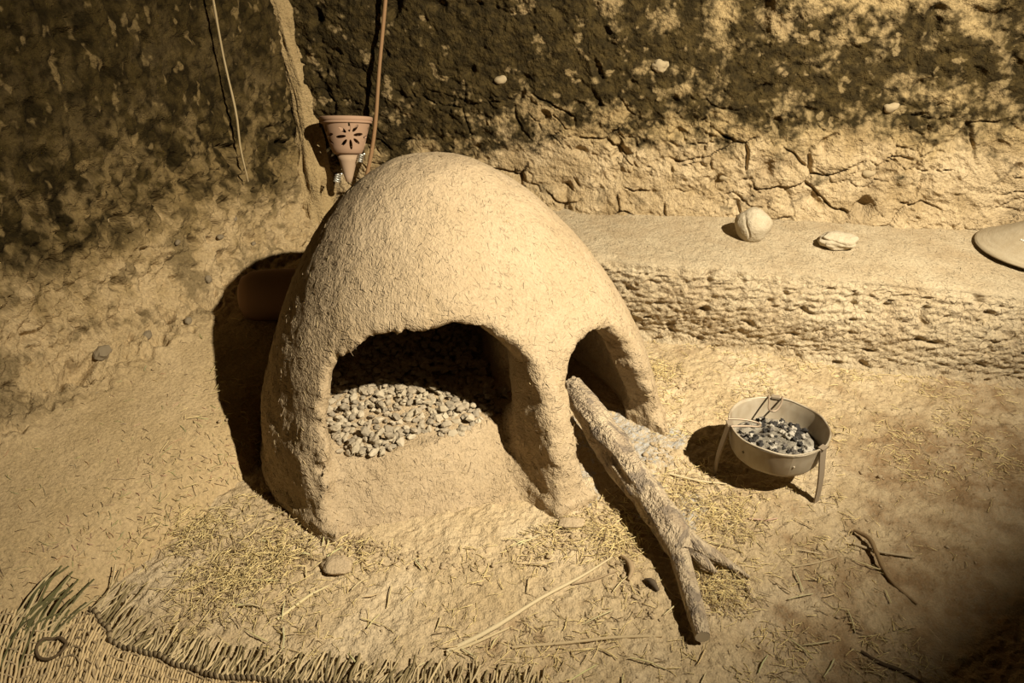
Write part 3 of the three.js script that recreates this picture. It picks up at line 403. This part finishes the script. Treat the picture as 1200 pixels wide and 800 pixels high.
// ------------------------------------------------------------------ brazier
{
  const bx = 0.768, bz = 1.21, R = 0.140, rimY = 0.180, botY = 0.082;
  const br = base('brazier', [bx, 0, bz], 'round tin brazier on strap legs holding ash and charcoal', 'brazier');
  const tinMap = colorTexture(512, 256, 0, 0, 1, 0.5, (u, v, o) => { const q = fbm(u * 10, v * 10, 701, 4), f = fbm(u * 40, v * 40, 703, 3); mix3(o, [0.52, 0.435, 0.31], [0.42, 0.335, 0.22], clamp(0.5 + q + f)); const rust = ss(0.14, 0.36, fbm(u * 9 + 3, v * 9, 707, 4)); mixIn(o, [0.26, 0.18, 0.10], rust * 0.6); });
  const tin = new THREE.MeshStandardMaterial({ map: tinMap, roughness: 0.6, metalness: 0.15 }), iron = plain(0.36, 0.28, 0.19, 0.6, { metalness: 0.3 });
  const pr = [[0, botY - 0.004], [0.095, botY - 0.002], [0.118, botY + 0.006], [0.128, botY + 0.022], [0.134, rimY - 0.03], [0.139, rimY - 0.004], [0.142, rimY], [0.139, rimY + 0.003], [0.136, rimY - 0.003], [0.131, rimY - 0.03], [0.125, botY + 0.024], [0.115, botY + 0.011], [0.09, botY + 0.004], [0, botY + 0.003]].map(([a, b]) => new THREE.Vector2(a, b));
  const bowl = new THREE.LatheGeometry(pr, 72), bp = bowl.attributes.position; for (let i = 0; i < bp.count; i++) { const x = bp.getX(i), y = bp.getY(i), z = bp.getZ(i), k = 1 + 0.02 * ns3(x * 9, y * 9, z * 9); bp.setXYZ(i, x * k, y + 0.004 * ns(x * 14, z * 14, 3), z * k); } bowl.computeVertexNormals();
  const ub = bowl.attributes.uv; for (let i = 0; i < ub.count; i++) ub.setXY(i, ub.getX(i) * 0.85, ub.getY(i) * 0.3);
  const pan = part(br, 'pan', bowl, tin);
  part(br, 'rim', sweep(Array.from({ length: 24 }, (_, i) => V(Math.cos(i / 24 * 6.2832) * 0.1395, rimY + 0.002 + 0.002 * Math.sin(i * 1.7), Math.sin(i / 24 * 6.2832) * 0.1395)), 0.0028, 6, 0, 1, 1, true), tin);
  for (const a of [0.6, 1.5, 2.6, 3.6, 5.0]) { const s = new THREE.SphereGeometry(0.0035, 8, 6); s.translate(Math.cos(a) * 0.1335, rimY - 0.045, Math.sin(a) * 0.1335); part(pan, 'rivet', s, tin); }
  const legs = [Math.PI + 0.02, 0.90, -1.35];
  for (const a of legs) {
    const c = Math.cos(a), s = Math.sin(a), leg = new THREE.BoxGeometry(0.027, rimY + 0.012, 0.004, 1, 8, 1); const p = leg.attributes.position;
    for (let i = 0; i < p.count; i++) { const y = p.getY(i), t = (y + rimY / 2) / rimY; p.setXYZ(i, p.getX(i) * (1.1 - 0.25 * (1 - t)), y, p.getZ(i) + 0.014 * (1 - t) + 0.004 * Math.sin(t * 4)); }
    leg.computeVertexNormals(); leg.translate(0, rimY / 2 - 0.004, 0.146); leg.rotateY(Math.PI / 2 - a); const lg = part(br, 'leg', leg, iron);
    const fold = boxAt(0.024, 0.006, 0.016, 0, rimY + 0.004, 0.141); fold.rotateY(Math.PI / 2 - a); part(lg, 'clip', fold, iron);
  }
  const wire = plain(0.42, 0.31, 0.21, 0.5, { metalness: 0.4 });
  const loop = (a, len, w, drop, turn) => { const c = Math.cos(a), s = Math.sin(a), q = (r, t, y) => V(c * r - s * t, rimY + y, s * r + c * t); return sweep([q(0.142, -w, 0.007), q(0.142 - len * 0.55, -w * 0.85 + turn * 0.4, 0.012 - drop * 0.5), q(0.142 - len * 0.93, -w * 0.5 + turn, 0.012 - drop * 0.95), q(0.142 - len, turn, 0.012 - drop), q(0.142 - len * 0.93, w * 0.5 + turn, 0.012 - drop * 0.95), q(0.142 - len * 0.55, w * 0.85 + turn * 0.4, 0.012 - drop * 0.5), q(0.142, w, 0.007)], [0.003, 0.003, 0.003, 0.003, 0.003, 0.003, 0.003], 8); };
  part(br, 'pot_rest', loop(legs[0], 0.09, 0.018, 0.012, 0.0), wire, 'bent wire loop reaching over the ash');
  part(br, 'pot_rest', loop(legs[2], 0.075, 0.020, 0.012, -0.012), wire, 'bent wire loop reaching over the ash');
  // ash heap in the pan
  const ashH = (x, z) => 0.118 + 0.022 * Math.exp(-((x - 0.04) ** 2 + (z - 0.01) ** 2) / 0.006) + 0.014 * fbm(x * 30, z * 30, 801, 3);
  const ash = grid(axis(0.0, 1, 0, 1, 0.04, 1), axis(0, 6.28319, 0, 6.28319, 0.08, 1), (u, v, o) => { const x = u * 0.128 * Math.cos(v), z = u * 0.128 * Math.sin(v); o.set(x, lerp(ashH(x, z), 0.112, Math.pow(u, 6)), z); }, true);
  const ashMap = colorTexture(512, 512, 0, 0, 1, 6.3, (u, v, o) => { const x = u * 0.128 * Math.cos(v), z = u * 0.128 * Math.sin(v); const f = fbm(x * 40, z * 40, 811, 4); mix3(o, [0.52, 0.46, 0.36], [0.20, 0.17, 0.135], ss(-0.05, 0.3, f)); });
  const am = top('ash_heap', ash, earthMat(ashMap, gritRelief, 0.004), 'grey wood ash heaped in the tin brazier', 'ash', null, 'stuff'); am.position.set(bx, 0, bz);
  const r = rng(19), coalM = [plain(0.05, 0.045, 0.04, 0.8), plain(0.16, 0.14, 0.12, 0.9), plain(0.48, 0.43, 0.35, 1)], cg = Array.from({ length: 5 }, (_, i) => lumpGeo(i + 80, 1, 2, 1.1, 0.8, 0.9, 1.5, 1.5));
  for (let i = 0; i < 130; i++) { const d = 0.112 * Math.sqrt(r()), a = r() * 6.283, x = d * Math.cos(a) + 0.006, z = d * Math.sin(a), s = 0.004 + 0.008 * r() * r(); const kind = r() < 0.4 ? 0 : r() < 0.5 ? 1 : 2, m = top('charcoal_lump', cg[i % 5], coalM[kind], ['small black charcoal lump in the ash of the brazier', 'small dark grey cinder in the ash of the brazier', 'small pale ash-coated lump in the ash of the brazier'][kind], 'charcoal', 'charcoal lumps in the brazier'); m.scale.setScalar(s); m.rotation.set(r() * 6, r() * 6, r() * 6); m.position.set(bx + x, ashH(x, z) + s * 0.35, bz + z); }
}
// ------------------------------------------------------------------ stones and conical lid on the bench
const benchY = (x, z) => { const o = V(0, 0, 0); let lo = 0, hi = 0.5; for (let i = 0; i < 24; i++) { const m = (lo + hi) / 2; benchPoint(x, m, o); if (o.z < z) lo = m; else hi = m; } return o.y; };
{
  const stoneTex = colorTexture(512, 512, 0, 0, 0.4, 0.4, (u, v, o) => { const q = fbm(u * 14, v * 14, 901, 4), s = ns(u * 240, v * 240, 3); mix3(o, [0.60, 0.51, 0.36], [0.48, 0.39, 0.255], clamp(0.45 + q)); const k = 1 + 0.14 * s; o[0] *= k; o[1] *= k; o[2] *= k; });
  const mat = earthMat(stoneTex, gritRelief, 0.004);
  const g1 = lumpGeo(4, 0.066, 26, 1.04, 0.98, 1.0, 0.22, 0.8), p1 = g1.attributes.position; for (let i = 0; i < p1.count; i++) { const x = p1.getX(i), y = p1.getY(i), z = p1.getZ(i), c = x + 0.036 + 0.30 * y * 0.4 + 0.006 * Math.sin(y * 60), d = 1 - 0.07 * Math.exp(-((c / 0.0035) ** 2)) * ss(-0.05, -0.02, y) * ss(0.058, 0.03, y) * ss(-0.02, 0.01, z); p1.setXYZ(i, x * d, y * d, z * d); } g1.computeVertexNormals();
  const s1 = top('round_stone', boxUV(g1), mat, 'round pale stone with a cleft standing on the bench', 'stone'); s1.position.set(0.940, benchY(0.94, 0.19) + 0.055, 0.19);
  const g2 = lumpGeo(14, 0.072, 26, 1.02, 0.44, 0.78, 0.3, 1.1), p2 = g2.attributes.position; for (let i = 0; i < p2.count; i++) { const x = p2.getX(i), y = p2.getY(i), z = p2.getZ(i), c = y - 0.016 + 0.35 * z * 0.5 + 0.005 * Math.sin(x * 50), d = 1 - 0.06 * Math.exp(-((c / 0.003) ** 2)) * ss(0.03, -0.02, x); p2.setXYZ(i, x * d, y * d, z * d); } g2.computeVertexNormals();
  const s2 = top('flat_stone', boxUV(g2), mat, 'flat oval pale stone lying on the bench', 'stone'); s2.position.set(1.243, benchY(1.243, 0.27) + 0.024, 0.27); s2.rotation.y = -0.1;
  const lidP = [[0.002, 0.19], [0.022, 0.187], [0.032, 0.17], [0.06, 0.135], [0.10, 0.095], [0.15, 0.06], [0.19, 0.038], [0.215, 0.022], [0.238, 0.014], [0.246, 0.008], [0.244, 0.002], [0.22, 0.006], [0.15, 0.045], [0.06, 0.12], [0.002, 0.165]].map(([a, b]) => new THREE.Vector2(a, b));
  const lid = base('conical_lid', [2.015, benchY(2.015, 0.33) + 0.004, 0.33], 'wide pale conical clay lid resting on the bench', 'lid');
  part(lid, 'cone', new THREE.LatheGeometry(lidP, 96), earthMat(stoneTex, gritRelief, 0.0015, { color: new THREE.Color().setRGB(0.86, 0.84, 0.8) }));
  for (let i = 0; i < 6; i++) { const a = Math.PI - 0.55 + i * 0.055, d = new THREE.SphereGeometry(0.004, 8, 6); d.translate(Math.cos(a) * 0.147, 0.0625, Math.sin(a) * 0.147); part(lid, 'dot', d, plain(0.75, 0.7, 0.58)); }
}
// ------------------------------------------------------------------ hanging pierced lantern, leaning cane, dangling stalk, plaster rib
{
  const terra = plain(0.50, 0.315, 0.20, 0.8), lx = -0.678, ly = 0.515, lz = -0.11;
  const lan = base('pierced_lantern', [lx, ly, lz], 'terracotta cup lantern pierced with a petal flower, hung in the corner', 'lantern'); lan.rotation.x = -0.30;
  const cup = new THREE.LatheGeometry([[0.0, 0.058], [0.05, 0.06], [0.060, 0.068], [0.068, 0.085], [0.080, 0.13], [0.094, 0.178], [0.100, 0.190], [0.108, 0.194], [0.108, 0.206], [0.103, 0.209], [0.094, 0.205], [0.088, 0.18], [0.072, 0.13], [0.060, 0.09], [0.05, 0.072], [0.0, 0.068]].map(([a, b]) => new THREE.Vector2(a, b)), 64);
  const ev = new Evaluator(); ev.useGroups = false; ev.attributes = ['position', 'normal']; let b0 = new Brush(cup); b0.updateMatrixWorld();
  for (const face of [0.35, 0.35 + Math.PI / 2, 0.35 + Math.PI, 0.35 - Math.PI / 2]) for (let k = 0; k < 8; k++) {
    const a = k / 8 * Math.PI * 2 + 0.12, pet = new THREE.SphereGeometry(1, 10, 8); pet.scale(0.018 + (k % 2 ? 0.0 : 0.004), 0.0065, 0.05); pet.translate(0.036, 0, 0); pet.rotateZ(a); pet.translate(0, 0.133, 0.085); pet.rotateY(face); const b = new Brush(pet); b.updateMatrixWorld(); const res = new Brush(); ev.evaluate(b0, b, SUBTRACTION, res); b0 = res; b0.updateMatrixWorld();
  }
  const cg = b0.geometry; part(lan, 'cup', boxUV(cg), terra);
  part(lan, 'rim', new THREE.TorusGeometry(0.1, 0.005, 8, 56).rotateX(Math.PI / 2).translate(0, 0.187, 0), terra);
  part(lan, 'foot', new THREE.LatheGeometry([[0.0, -0.05], [0.012, -0.05], [0.018, -0.03], [0.026, 0.0], [0.036, 0.035], [0.046, 0.060], [0.0, 0.062]].map(([a, b]) => new THREE.Vector2(a, b)), 40), plain(0.52, 0.36, 0.23, 0.8));
  const coil = (x, y, z, s, r) => { const p = []; for (let i = 0; i <= 36; i++) { const a = i * 0.7; p.push(V(x + Math.cos(a) * s + i * 0.0003, y + i * 0.0009, z + Math.sin(a) * s)); } return sweep(p, r, 5); };
  part(lan, 'wire_coil', coil(0.052, 0.03, 0.02, 0.010, 0.0022), plain(0.75, 0.72, 0.62, 0.35, { metalness: 0.6 }), 'bright coiled wire');
  part(lan, 'wire_coil', coil(-0.045, -0.05, 0.03, 0.012, 0.0028), plain(0.75, 0.72, 0.62, 0.35, { metalness: 0.6 }), 'bright coiled wire');
  // cane leaning up past the lantern to the ceiling
  const pole = sweep([V(-0.655, 0.34, -0.15), V(-0.574, 0.62, -0.17), V(-0.523, 0.92, -0.172), V(-0.473, 1.2, -0.175), V(-0.33, 2.1, -0.17)], [0.008, 0.0085, 0.0075, 0.008, 0.008], 10, 0.15, 20);
  top('cane_pole', pole, plain(0.36, 0.20, 0.085, 0.7), 'slim reddish cane standing beside the pierced lantern', 'cane');
  const st = sweep([V(-1.010, 0.55, 0.150), V(-1.018, 0.68, 0.147), V(-1.012, 0.80, 0.145), V(-1.022, 1.0, 0.142), V(-1.020, 1.3, 0.15), V(-1.04, 2.2, 0.16)], [0.002, 0.004, 0.0045, 0.004, 0.005, 0.005], 7, 0.25, 30);
  top('straw_stalk', st, plain(0.52, 0.39, 0.20, 0.7), 'long thin dry stalk dangling against the sooty wall', 'stalk');
  const rib = sweep([V(CX + 0.03, 0.15, CZ + 0.05), V(CX + 0.03, 0.36, CZ + 0.04), V(CX + 0.035, 0.52, CZ + 0.025), V(CX + 0.03, 0.68, CZ + 0.01), V(CX + 0.015, 0.85, CZ + 0.008), V(CX - 0.005, 1.05, CZ + 0.012), V(CX - 0.03, 1.25, CZ + 0.015), V(CX - 0.04, 1.7, CZ + 0.03), V(CX - 0.06, 3.2, CZ + 0.03)], [0.12, 0.105, 0.078, 0.050, 0.045, 0.048, 0.05, 0.05, 0.05], 56, 1.1, 26, 0.85);
  top('trim_1', rib, earthMat(clayTile, gritRelief, 0.008, { color: new THREE.Color().setRGB(0.95, 0.9, 0.72) }), 'pale mud rib filling the corner between the walls', 'trim', null, 'structure');
}
// ------------------------------------------------------------------ jar lying behind the oven
{
  const jar = new THREE.LatheGeometry([[0.0, 0.0], [0.045, 0.002], [0.075, 0.016], [0.092, 0.05], [0.096, 0.10], [0.094, 0.20], [0.085, 0.26], [0.06, 0.30], [0.05, 0.33], [0.058, 0.35], [0.05, 0.35], [0.042, 0.33], [0.05, 0.30], [0.0, 0.29]].map(([a, b]) => new THREE.Vector2(a, b)), 48);
  jar.rotateZ(-Math.PI / 2); jar.rotateY(0.15);
  const m = top('clay_jar', jar, plain(0.36, 0.22, 0.13, 0.9), 'brown clay jar lying on its side in the shadow behind the oven', 'jar'); m.position.set(-0.985, 0.24, 0.52);
}
// ------------------------------------------------------------------ twigs, reeds and bits on the floor
{
  const stick = (name, pts, rad, col, label, cat, group) => top(name, sweep(pts.map(([x, z, y = 0.004]) => V(x, groundHeight(x, z) + y, z)), rad, 7, 0.25, 60), plain(...col, 0.8), label, cat, group);
  stick('loose_reed', [[-0.15, 1.838, 0.005], [-0.05, 1.78, 0.009], [0.07, 1.69, 0.010], [0.18, 1.615, 0.009], [0.26, 1.56, 0.012]], [0.006, 0.006, 0.0045, 0.004, 0.002], [0.68, 0.55, 0.33], 'long pale split reed lying on the floor before the oven', 'reed');
  stick('loose_reed', [[-0.15, 1.845, 0.004], [-0.08, 1.812, 0.005], [0.0, 1.762, 0.005]], [0.004, 0.004, 0.002], [0.62, 0.49, 0.28], 'short pale reed splinter beside the long split reed', 'reed');
  stick('loose_reed', [[0.0, 1.822], [0.12, 1.815], [0.24, 1.800], [0.35, 1.797]], [0.0035, 0.004, 0.004, 0.003], [0.55, 0.42, 0.24], 'thin straight tan reed lying towards the log tip', 'reed');
  stick('dry_twig', [[0.15, 1.64], [0.20, 1.632], [0.27, 1.60]], [0.002, 0.003, 0.002], [0.40, 0.29, 0.17], 'short brown twig beside the long split reed', 'twig');
  stick('bark_strip', [[0.285, 1.55, 0.010], [0.300, 1.575, 0.014], [0.304, 1.605, 0.012], [0.292, 1.635, 0.006]], [0.004, 0.008, 0.008, 0.003], [0.42, 0.30, 0.17], 'curled bark strip lying left of the log', 'bark');
  stick('bark_chip', [[0.335, 1.63, 0.006], [0.35, 1.645, 0.009], [0.362, 1.665, 0.004]], [0.004, 0.009, 0.004], [0.13, 0.095, 0.06], 'small dark bark chip close by the log', 'bark');
  stick('bent_twig', [[0.928, 1.458, 0.010], [0.948, 1.50, 0.02], [0.945, 1.55, 0.02], [0.945, 1.60, 0.014], [0.955, 1.635, 0.008], [0.99, 1.70, 0.004]], [0.004, 0.0065, 0.006, 0.006, 0.005, 0.003], [0.30, 0.20, 0.10], 'bent brown twig lying alone on the shaded soil', 'twig');
  stick('dry_twig', [[0.905, 1.507, 0.008], [0.96, 1.53, 0.010], [1.05, 1.555, 0.006]], [0.004, 0.004, 0.002], [0.52, 0.40, 0.24], 'pale twig crossing under the bent brown twig', 'twig');
  stick('dry_twig', [[0.72, 1.585], [0.78, 1.572], [0.85, 1.548]], [0.002, 0.003, 0.002], [0.50, 0.38, 0.22], 'thin tan twig between the log and the bent twig', 'twig');
  stick('dark_twig', [[0.80, 1.835], [0.83, 1.865], [0.87, 1.89], [0.905, 1.92]], [0.004, 0.005, 0.005, 0.004], [0.12, 0.08, 0.045], 'dark crooked twig half sunk in the shaded soil', 'twig');
  stick('dry_twig', [[0.655, 1.41], [0.70, 1.413], [0.735, 1.408]], [0.002, 0.003, 0.002], [0.60, 0.40, 0.28], 'short reddish straw before the tin brazier', 'twig');
  stick('loose_reed', [[0.47, 1.22, 0.008], [0.55, 1.252, 0.012], [0.63, 1.262, 0.008]], [0.003, 0.003, 0.002], [0.68, 0.56, 0.34], 'pale reed lying between the firebox and the brazier', 'reed');
  stick('loose_reed', [[-0.56, 1.75], [-0.53, 1.71], [-0.50, 1.675], [-0.46, 1.645]], [0.004, 0.004, 0.004, 0.002], [0.70, 0.58, 0.32], 'broad yellow straw on the floor near the mat fringe', 'straw');
  const r = rng(41);
  for (let i = 0; i < 60; i++) { const x = -0.8 + 1.75 * r(), z = 1.42 + 0.5 * r(); if (inOven(x, z)) { i--; continue; } const a = r() * 6.28, L = 0.035 + 0.05 * r(); stick('long_straw', [[x, z, 0.008], [x + Math.cos(a) * L * 0.5, z + Math.sin(a) * L * 0.5, 0.009], [x + Math.cos(a + 0.05) * L, z + Math.sin(a + 0.05) * L, 0.007]], [0.0015, 0.002, 0.001], [0.62 + 0.12 * r(), 0.50 + 0.1 * r(), 0.27 + 0.06 * r()], 'loose single golden straw on the floor in front of the oven', 'straw', 'single straws on the floor'); }
  const slab = lumpGeo(21, 0.036, 3, 1.1, 0.45, 0.9, 0.5, 1.2); const m = top('clay_shard', boxUV(slab), earthMat(clayTile, gritRelief, 0.004), 'flat lump of clay lying by the left pier of the oven', 'clod'); m.position.set(-0.45, 0.012, 1.585);
  const s2 = lumpGeo(25, 0.032, 3, 1.2, 0.35, 0.6, 0.5, 1.2); const m2 = top('clay_shard', boxUV(s2), earthMat(clayTile, gritRelief, 0.004), 'thin clay flake at the foot of the middle pier', 'clod'); m2.position.set(0.165, 0.014, 1.435);
}
// ------------------------------------------------------------------ reed mat in the near corner
{
  const hemPts = [[-1.35, 1.90], [-1.10, 1.80], [-0.996, 1.746], [-0.944, 1.787], [-0.91, 1.834], [-0.87, 1.846], [-0.815, 1.853], [-0.737, 1.883], [-0.64, 1.912], [-0.376, 1.935], [0.1, 1.97]];
  const hemZ = (x) => { let i = 0; while (i < hemPts.length - 2 && x > hemPts[i + 1][0]) i++; const [a, b] = [hemPts[i], hemPts[i + 1]]; return lerp(a[1], b[1], ss(0, 1, clamp((x - a[0]) / (b[0] - a[0])))); };
  const matY = (x, z) => groundHeight(x, z) + 0.012 + 0.022 * Math.exp(-(((x + 0.97) / 0.10) ** 2) - (((z - hemZ(x) - 0.06) / 0.10) ** 2)) + 0.004 * ns(x * 12, z * 12, 4);
  const mat = base('reed_mat', [-0.9, 0, 2.1], 'coarse woven reed mat with a corded hem and fringe by the bank', 'mat');
  const r = rng(61), body = [], weft = [], fringe = [], stitch = [], dark = [];
  const mv = (g) => g.translate(0.9, 0, -2.1);
  const stalk = new THREE.MeshPhysicalMaterial({ color: 0xffffff, vertexColors: true, roughness: 0.8, specularIntensity: 0.3 });
  let n = 0;
  for (let x = -1.3; x < 0.08; x += 0.0065, n++) {
    const z0 = hemZ(x), pts = []; for (let i = 0; i <= 22; i++) { const z = z0 + i * 0.022, xx = x + 0.10 * (z - z0) + 0.0012 * ns(x * 90, z * 20, 2); pts.push(V(xx, matY(xx, z) + 0.0022 * ((i + n) % 2 ? 1 : -1), z)); }
    const k = 0.8 + 0.4 * r(); body.push(paint(ribbon(pts, 0.0036), 0.46 * k, 0.34 * k, 0.18 * k));
  }
  for (let i = 0; i < 22; i++) { const pts = []; for (let x = -1.3; x < 0.08; x += 0.013) { const z = hemZ(x) + 0.011 + i * 0.022; const xx = x + 0.10 * (z - hemZ(x)); pts.push(V(xx, matY(xx, z) + 0.0035 * (pts.length % 2 ? 1 : -0.4), z)); } const k = 0.8 + 0.4 * r(); weft.push(paint(ribbon(pts, 0.0026), 0.34 * k, 0.25 * k, 0.14 * k)); }
  for (let x = -1.0; x < 0.08; x += 0.0042) {
    const z0 = hemZ(x), L = 0.035 + 0.055 * r() + 0.05 * ss(-0.86, -0.93, x), dx = (r() - 0.3) * 0.05, lift = 0.002 + 0.012 * r(), pts = [0, 0.35, 0.7, 1].map((t) => V(x + dx * t + 0.01 * Math.sin(t * 3) * (r() - 0.5), Math.max(matY(x, z0) * (1 - t), 0) + (groundHeight(x + dx * t, z0 - L * t) + lift) * t + 0.003, z0 - L * t)); const k = 0.7 + 0.5 * r(), gch = r();
    fringe.push(paint(ribbon(pts, 0.0018 + 0.0014 * r()), ...(gch < 0.6 ? [0.44 * k, 0.34 * k, 0.19 * k] : [0.19 * k, 0.145 * k, 0.07 * k])));
  }
  for (let i = 0; i < 40; i++) { const x = -1.13 + 0.08 * r(), z0 = 1.80 + 0.12 * r(), L = 0.07 + 0.09 * r(), dx = 0.03 + 0.05 * (r() - 0.5), pts = [0, 0.33, 0.66, 1].map((t) => V(x + dx * t, groundHeight(x + dx * t, z0 - L * t) + 0.012 + 0.016 * Math.sin(t * 2.6), z0 - L * t)); const k = 0.7 + 0.6 * r(); dark.push(paint(ribbon(pts, 0.003), ...(r() < 0.72 ? [0.085 * k, 0.075 * k, 0.03 * k] : [0.36 * k, 0.28 * k, 0.15 * k]))); }
  const hemLine = []; for (let x = -1.0; x < 0.08; x += 0.012) { const z = hemZ(x); hemLine.push(V(x, matY(x, z) + 0.004, z)); }
  part(mat, 'reeds', mv(mergeGeometries(body)), stalk, 'woven pale reeds', 'stuff');
  part(mat, 'weft', mv(mergeGeometries(weft)), stalk, 'brown cross-woven strands', 'stuff');
  part(mat, 'fringe', mv(mergeGeometries(fringe)), stalk, 'loose reed ends beyond the hem', 'stuff');
  part(mat, 'dark_fringe', mv(mergeGeometries(dark)), stalk, 'dark green reed ends', 'stuff');
  const hem = part(mat, 'hem_cord', mv(sweep(hemLine, 0.0052, 7)), plain(0.40, 0.30, 0.17));
  for (let i = 0; i + 1 < hemLine.length; i++) { const p = hemLine[i], q = hemLine[i + 1], b = new THREE.TorusGeometry(0.006, 0.0029, 5, 9); b.rotateY(Math.PI / 2 + 0.7); b.rotateY(-Math.atan2(q.z - p.z, q.x - p.x)); b.translate(p.x, p.y, p.z); stitch.push(b); }
  part(hem, 'stitches', mv(mergeGeometries(stitch)), plain(0.12, 0.085, 0.045), 'dark binding stitches', 'stuff');
  const lp = []; for (let i = 0; i < 10; i++) { const a = i / 10 * 6.283, x = -1.035 + 0.030 * Math.cos(a), z = 1.855 + 0.026 * Math.sin(a); lp.push(V(x, matY(x, z) + 0.010, z)); }
  part(mat, 'loop', mv(sweep(lp, 0.0036, 6, 0.3, 90, 1, true)), plain(0.14, 0.095, 0.05), 'small dark cord loop');
}
function ribbon(pts, rad) {                                // a light four-sided stalk
  const P = [], I = []; const n = pts.length;
  for (let i = 0; i < n; i++) { const a = pts[Math.max(0, i - 1)], b = pts[Math.min(n - 1, i + 1)], dx = b.x - a.x, dz = b.z - a.z, l = Math.hypot(dx, dz) || 1, sx = -dz / l * rad, sz = dx / l * rad, p = pts[i]; P.push(p.x + sx, p.y, p.z + sz, p.x, p.y + rad * 0.8, p.z, p.x - sx, p.y, p.z - sz, p.x, p.y - rad * 0.8, p.z); }
  for (let i = 0; i < n - 1; i++) for (let k = 0; k < 4; k++) { const a = 4 * i + k, b = 4 * i + (k + 1) % 4; I.push(a, a + 4, b, b, a + 4, b + 4); }
  I.push(0, 1, 2, 0, 2, 3); const e = 4 * (n - 1); I.push(e, e + 2, e + 1, e, e + 3, e + 2);
  const g = new THREE.BufferGeometry(); g.setAttribute('position', new THREE.Float32BufferAttribute(P, 3)); g.setIndex(I); g.computeVertexNormals(); return g;
}
// ------------------------------------------------------------------ flood lamp on the right wall, above and outside the frame
{
  const lamp = base('flood_lamp', [LAMP.x, LAMP.y, LAMP.z], 'black flood lamp with an added floor-shading flap, on the wall', 'lamp');
  const dir = LAMP_AIM.clone().sub(LAMP).normalize(), blackM = plain(0.03, 0.03, 0.03, 0.6), aimQ = new THREE.Quaternion().setFromUnitVectors(V(0, 0, 1), dir);
  const can = new THREE.LatheGeometry([[0.0, -0.16], [0.05, -0.155], [0.06, -0.10], [0.065, -0.012], [0.058, -0.012], [0.052, -0.09], [0.0, -0.12]].map(([a, b]) => new THREE.Vector2(a, b)), 40); can.rotateX(Math.PI / 2); can.applyQuaternion(aimQ); part(lamp, 'housing', can, blackM);
  const disc = new THREE.CircleGeometry(0.05, 32); disc.translate(0, 0, -0.045); disc.applyQuaternion(aimQ);
  part(lamp, 'lens', disc, new THREE.MeshStandardMaterial({ color: 0x000000, emissive: LAMP_COLOR, emissiveIntensity: 6, roughness: 0.5 }));
  // flap added under the lens, shaped to dim the near-right floor
  const A = V(1.57, 0, 0.90), B = V(0.47, 0, 1.71), e = (P, k) => P.clone().sub(LAMP).normalize().multiplyScalar(k), a = e(A, 0.17), b = e(B, 0.17), mid = a.clone().add(b).multiplyScalar(0.5), side = b.clone().sub(a);
  const E1 = mid.clone().addScaledVector(side, 1.3), E2 = mid.clone().addScaledVector(side, -1.3), down = V(0, -0.075, 0), back = dir.clone().multiplyScalar(0.0);
  const F1 = E1.clone().sub(mid).multiplyScalar(0.45).add(down).add(back), F2 = E2.clone().sub(mid).multiplyScalar(0.45).add(down).add(back), nn = side.clone().cross(mid).normalize().multiplyScalar(0.0015), P = [];
  for (const s of [1, -1]) for (const p of [E1, E2, F2, F1]) P.push(...p.clone().addScaledVector(nn, s).toArray());
  const fg = new THREE.BufferGeometry(); fg.setAttribute('position', new THREE.Float32BufferAttribute(P, 3)); fg.setIndex([0, 1, 2, 0, 2, 3, 4, 6, 5, 4, 7, 6, 0, 4, 5, 0, 5, 1, 1, 5, 6, 1, 6, 2, 2, 6, 7, 2, 7, 3, 3, 7, 4, 3, 4, 0]); const flap = fg.toNonIndexed(); flap.computeVertexNormals(); part(lamp, 'flap', flap, blackM);
  part(lamp, 'arm', sweep([dir.clone().multiplyScalar(-0.13), V(0.3, 0.02, 0), V(1.43, 0.0, 0)], [0.014, 0.014, 0.014], 8), blackM);
  const spot = new THREE.SpotLight(LAMP_COLOR, LAMP_POWER, 0, 0.80, 1.0, 2); spot.name = 'lamp_light'; spot.position.set(0, 0, 0); spot.castShadow = true; spot.shadow.mapSize.set(4096, 4096); spot.shadow.radius = 1.3; spot.shadow.bias = -0.0005;
  const tgt = new THREE.Object3D(); tgt.name = 'lamp_target'; tgt.position.copy(dir); lamp.add(tgt); spot.target = tgt; lamp.add(spot);
}
renderer.render(scene, camera);
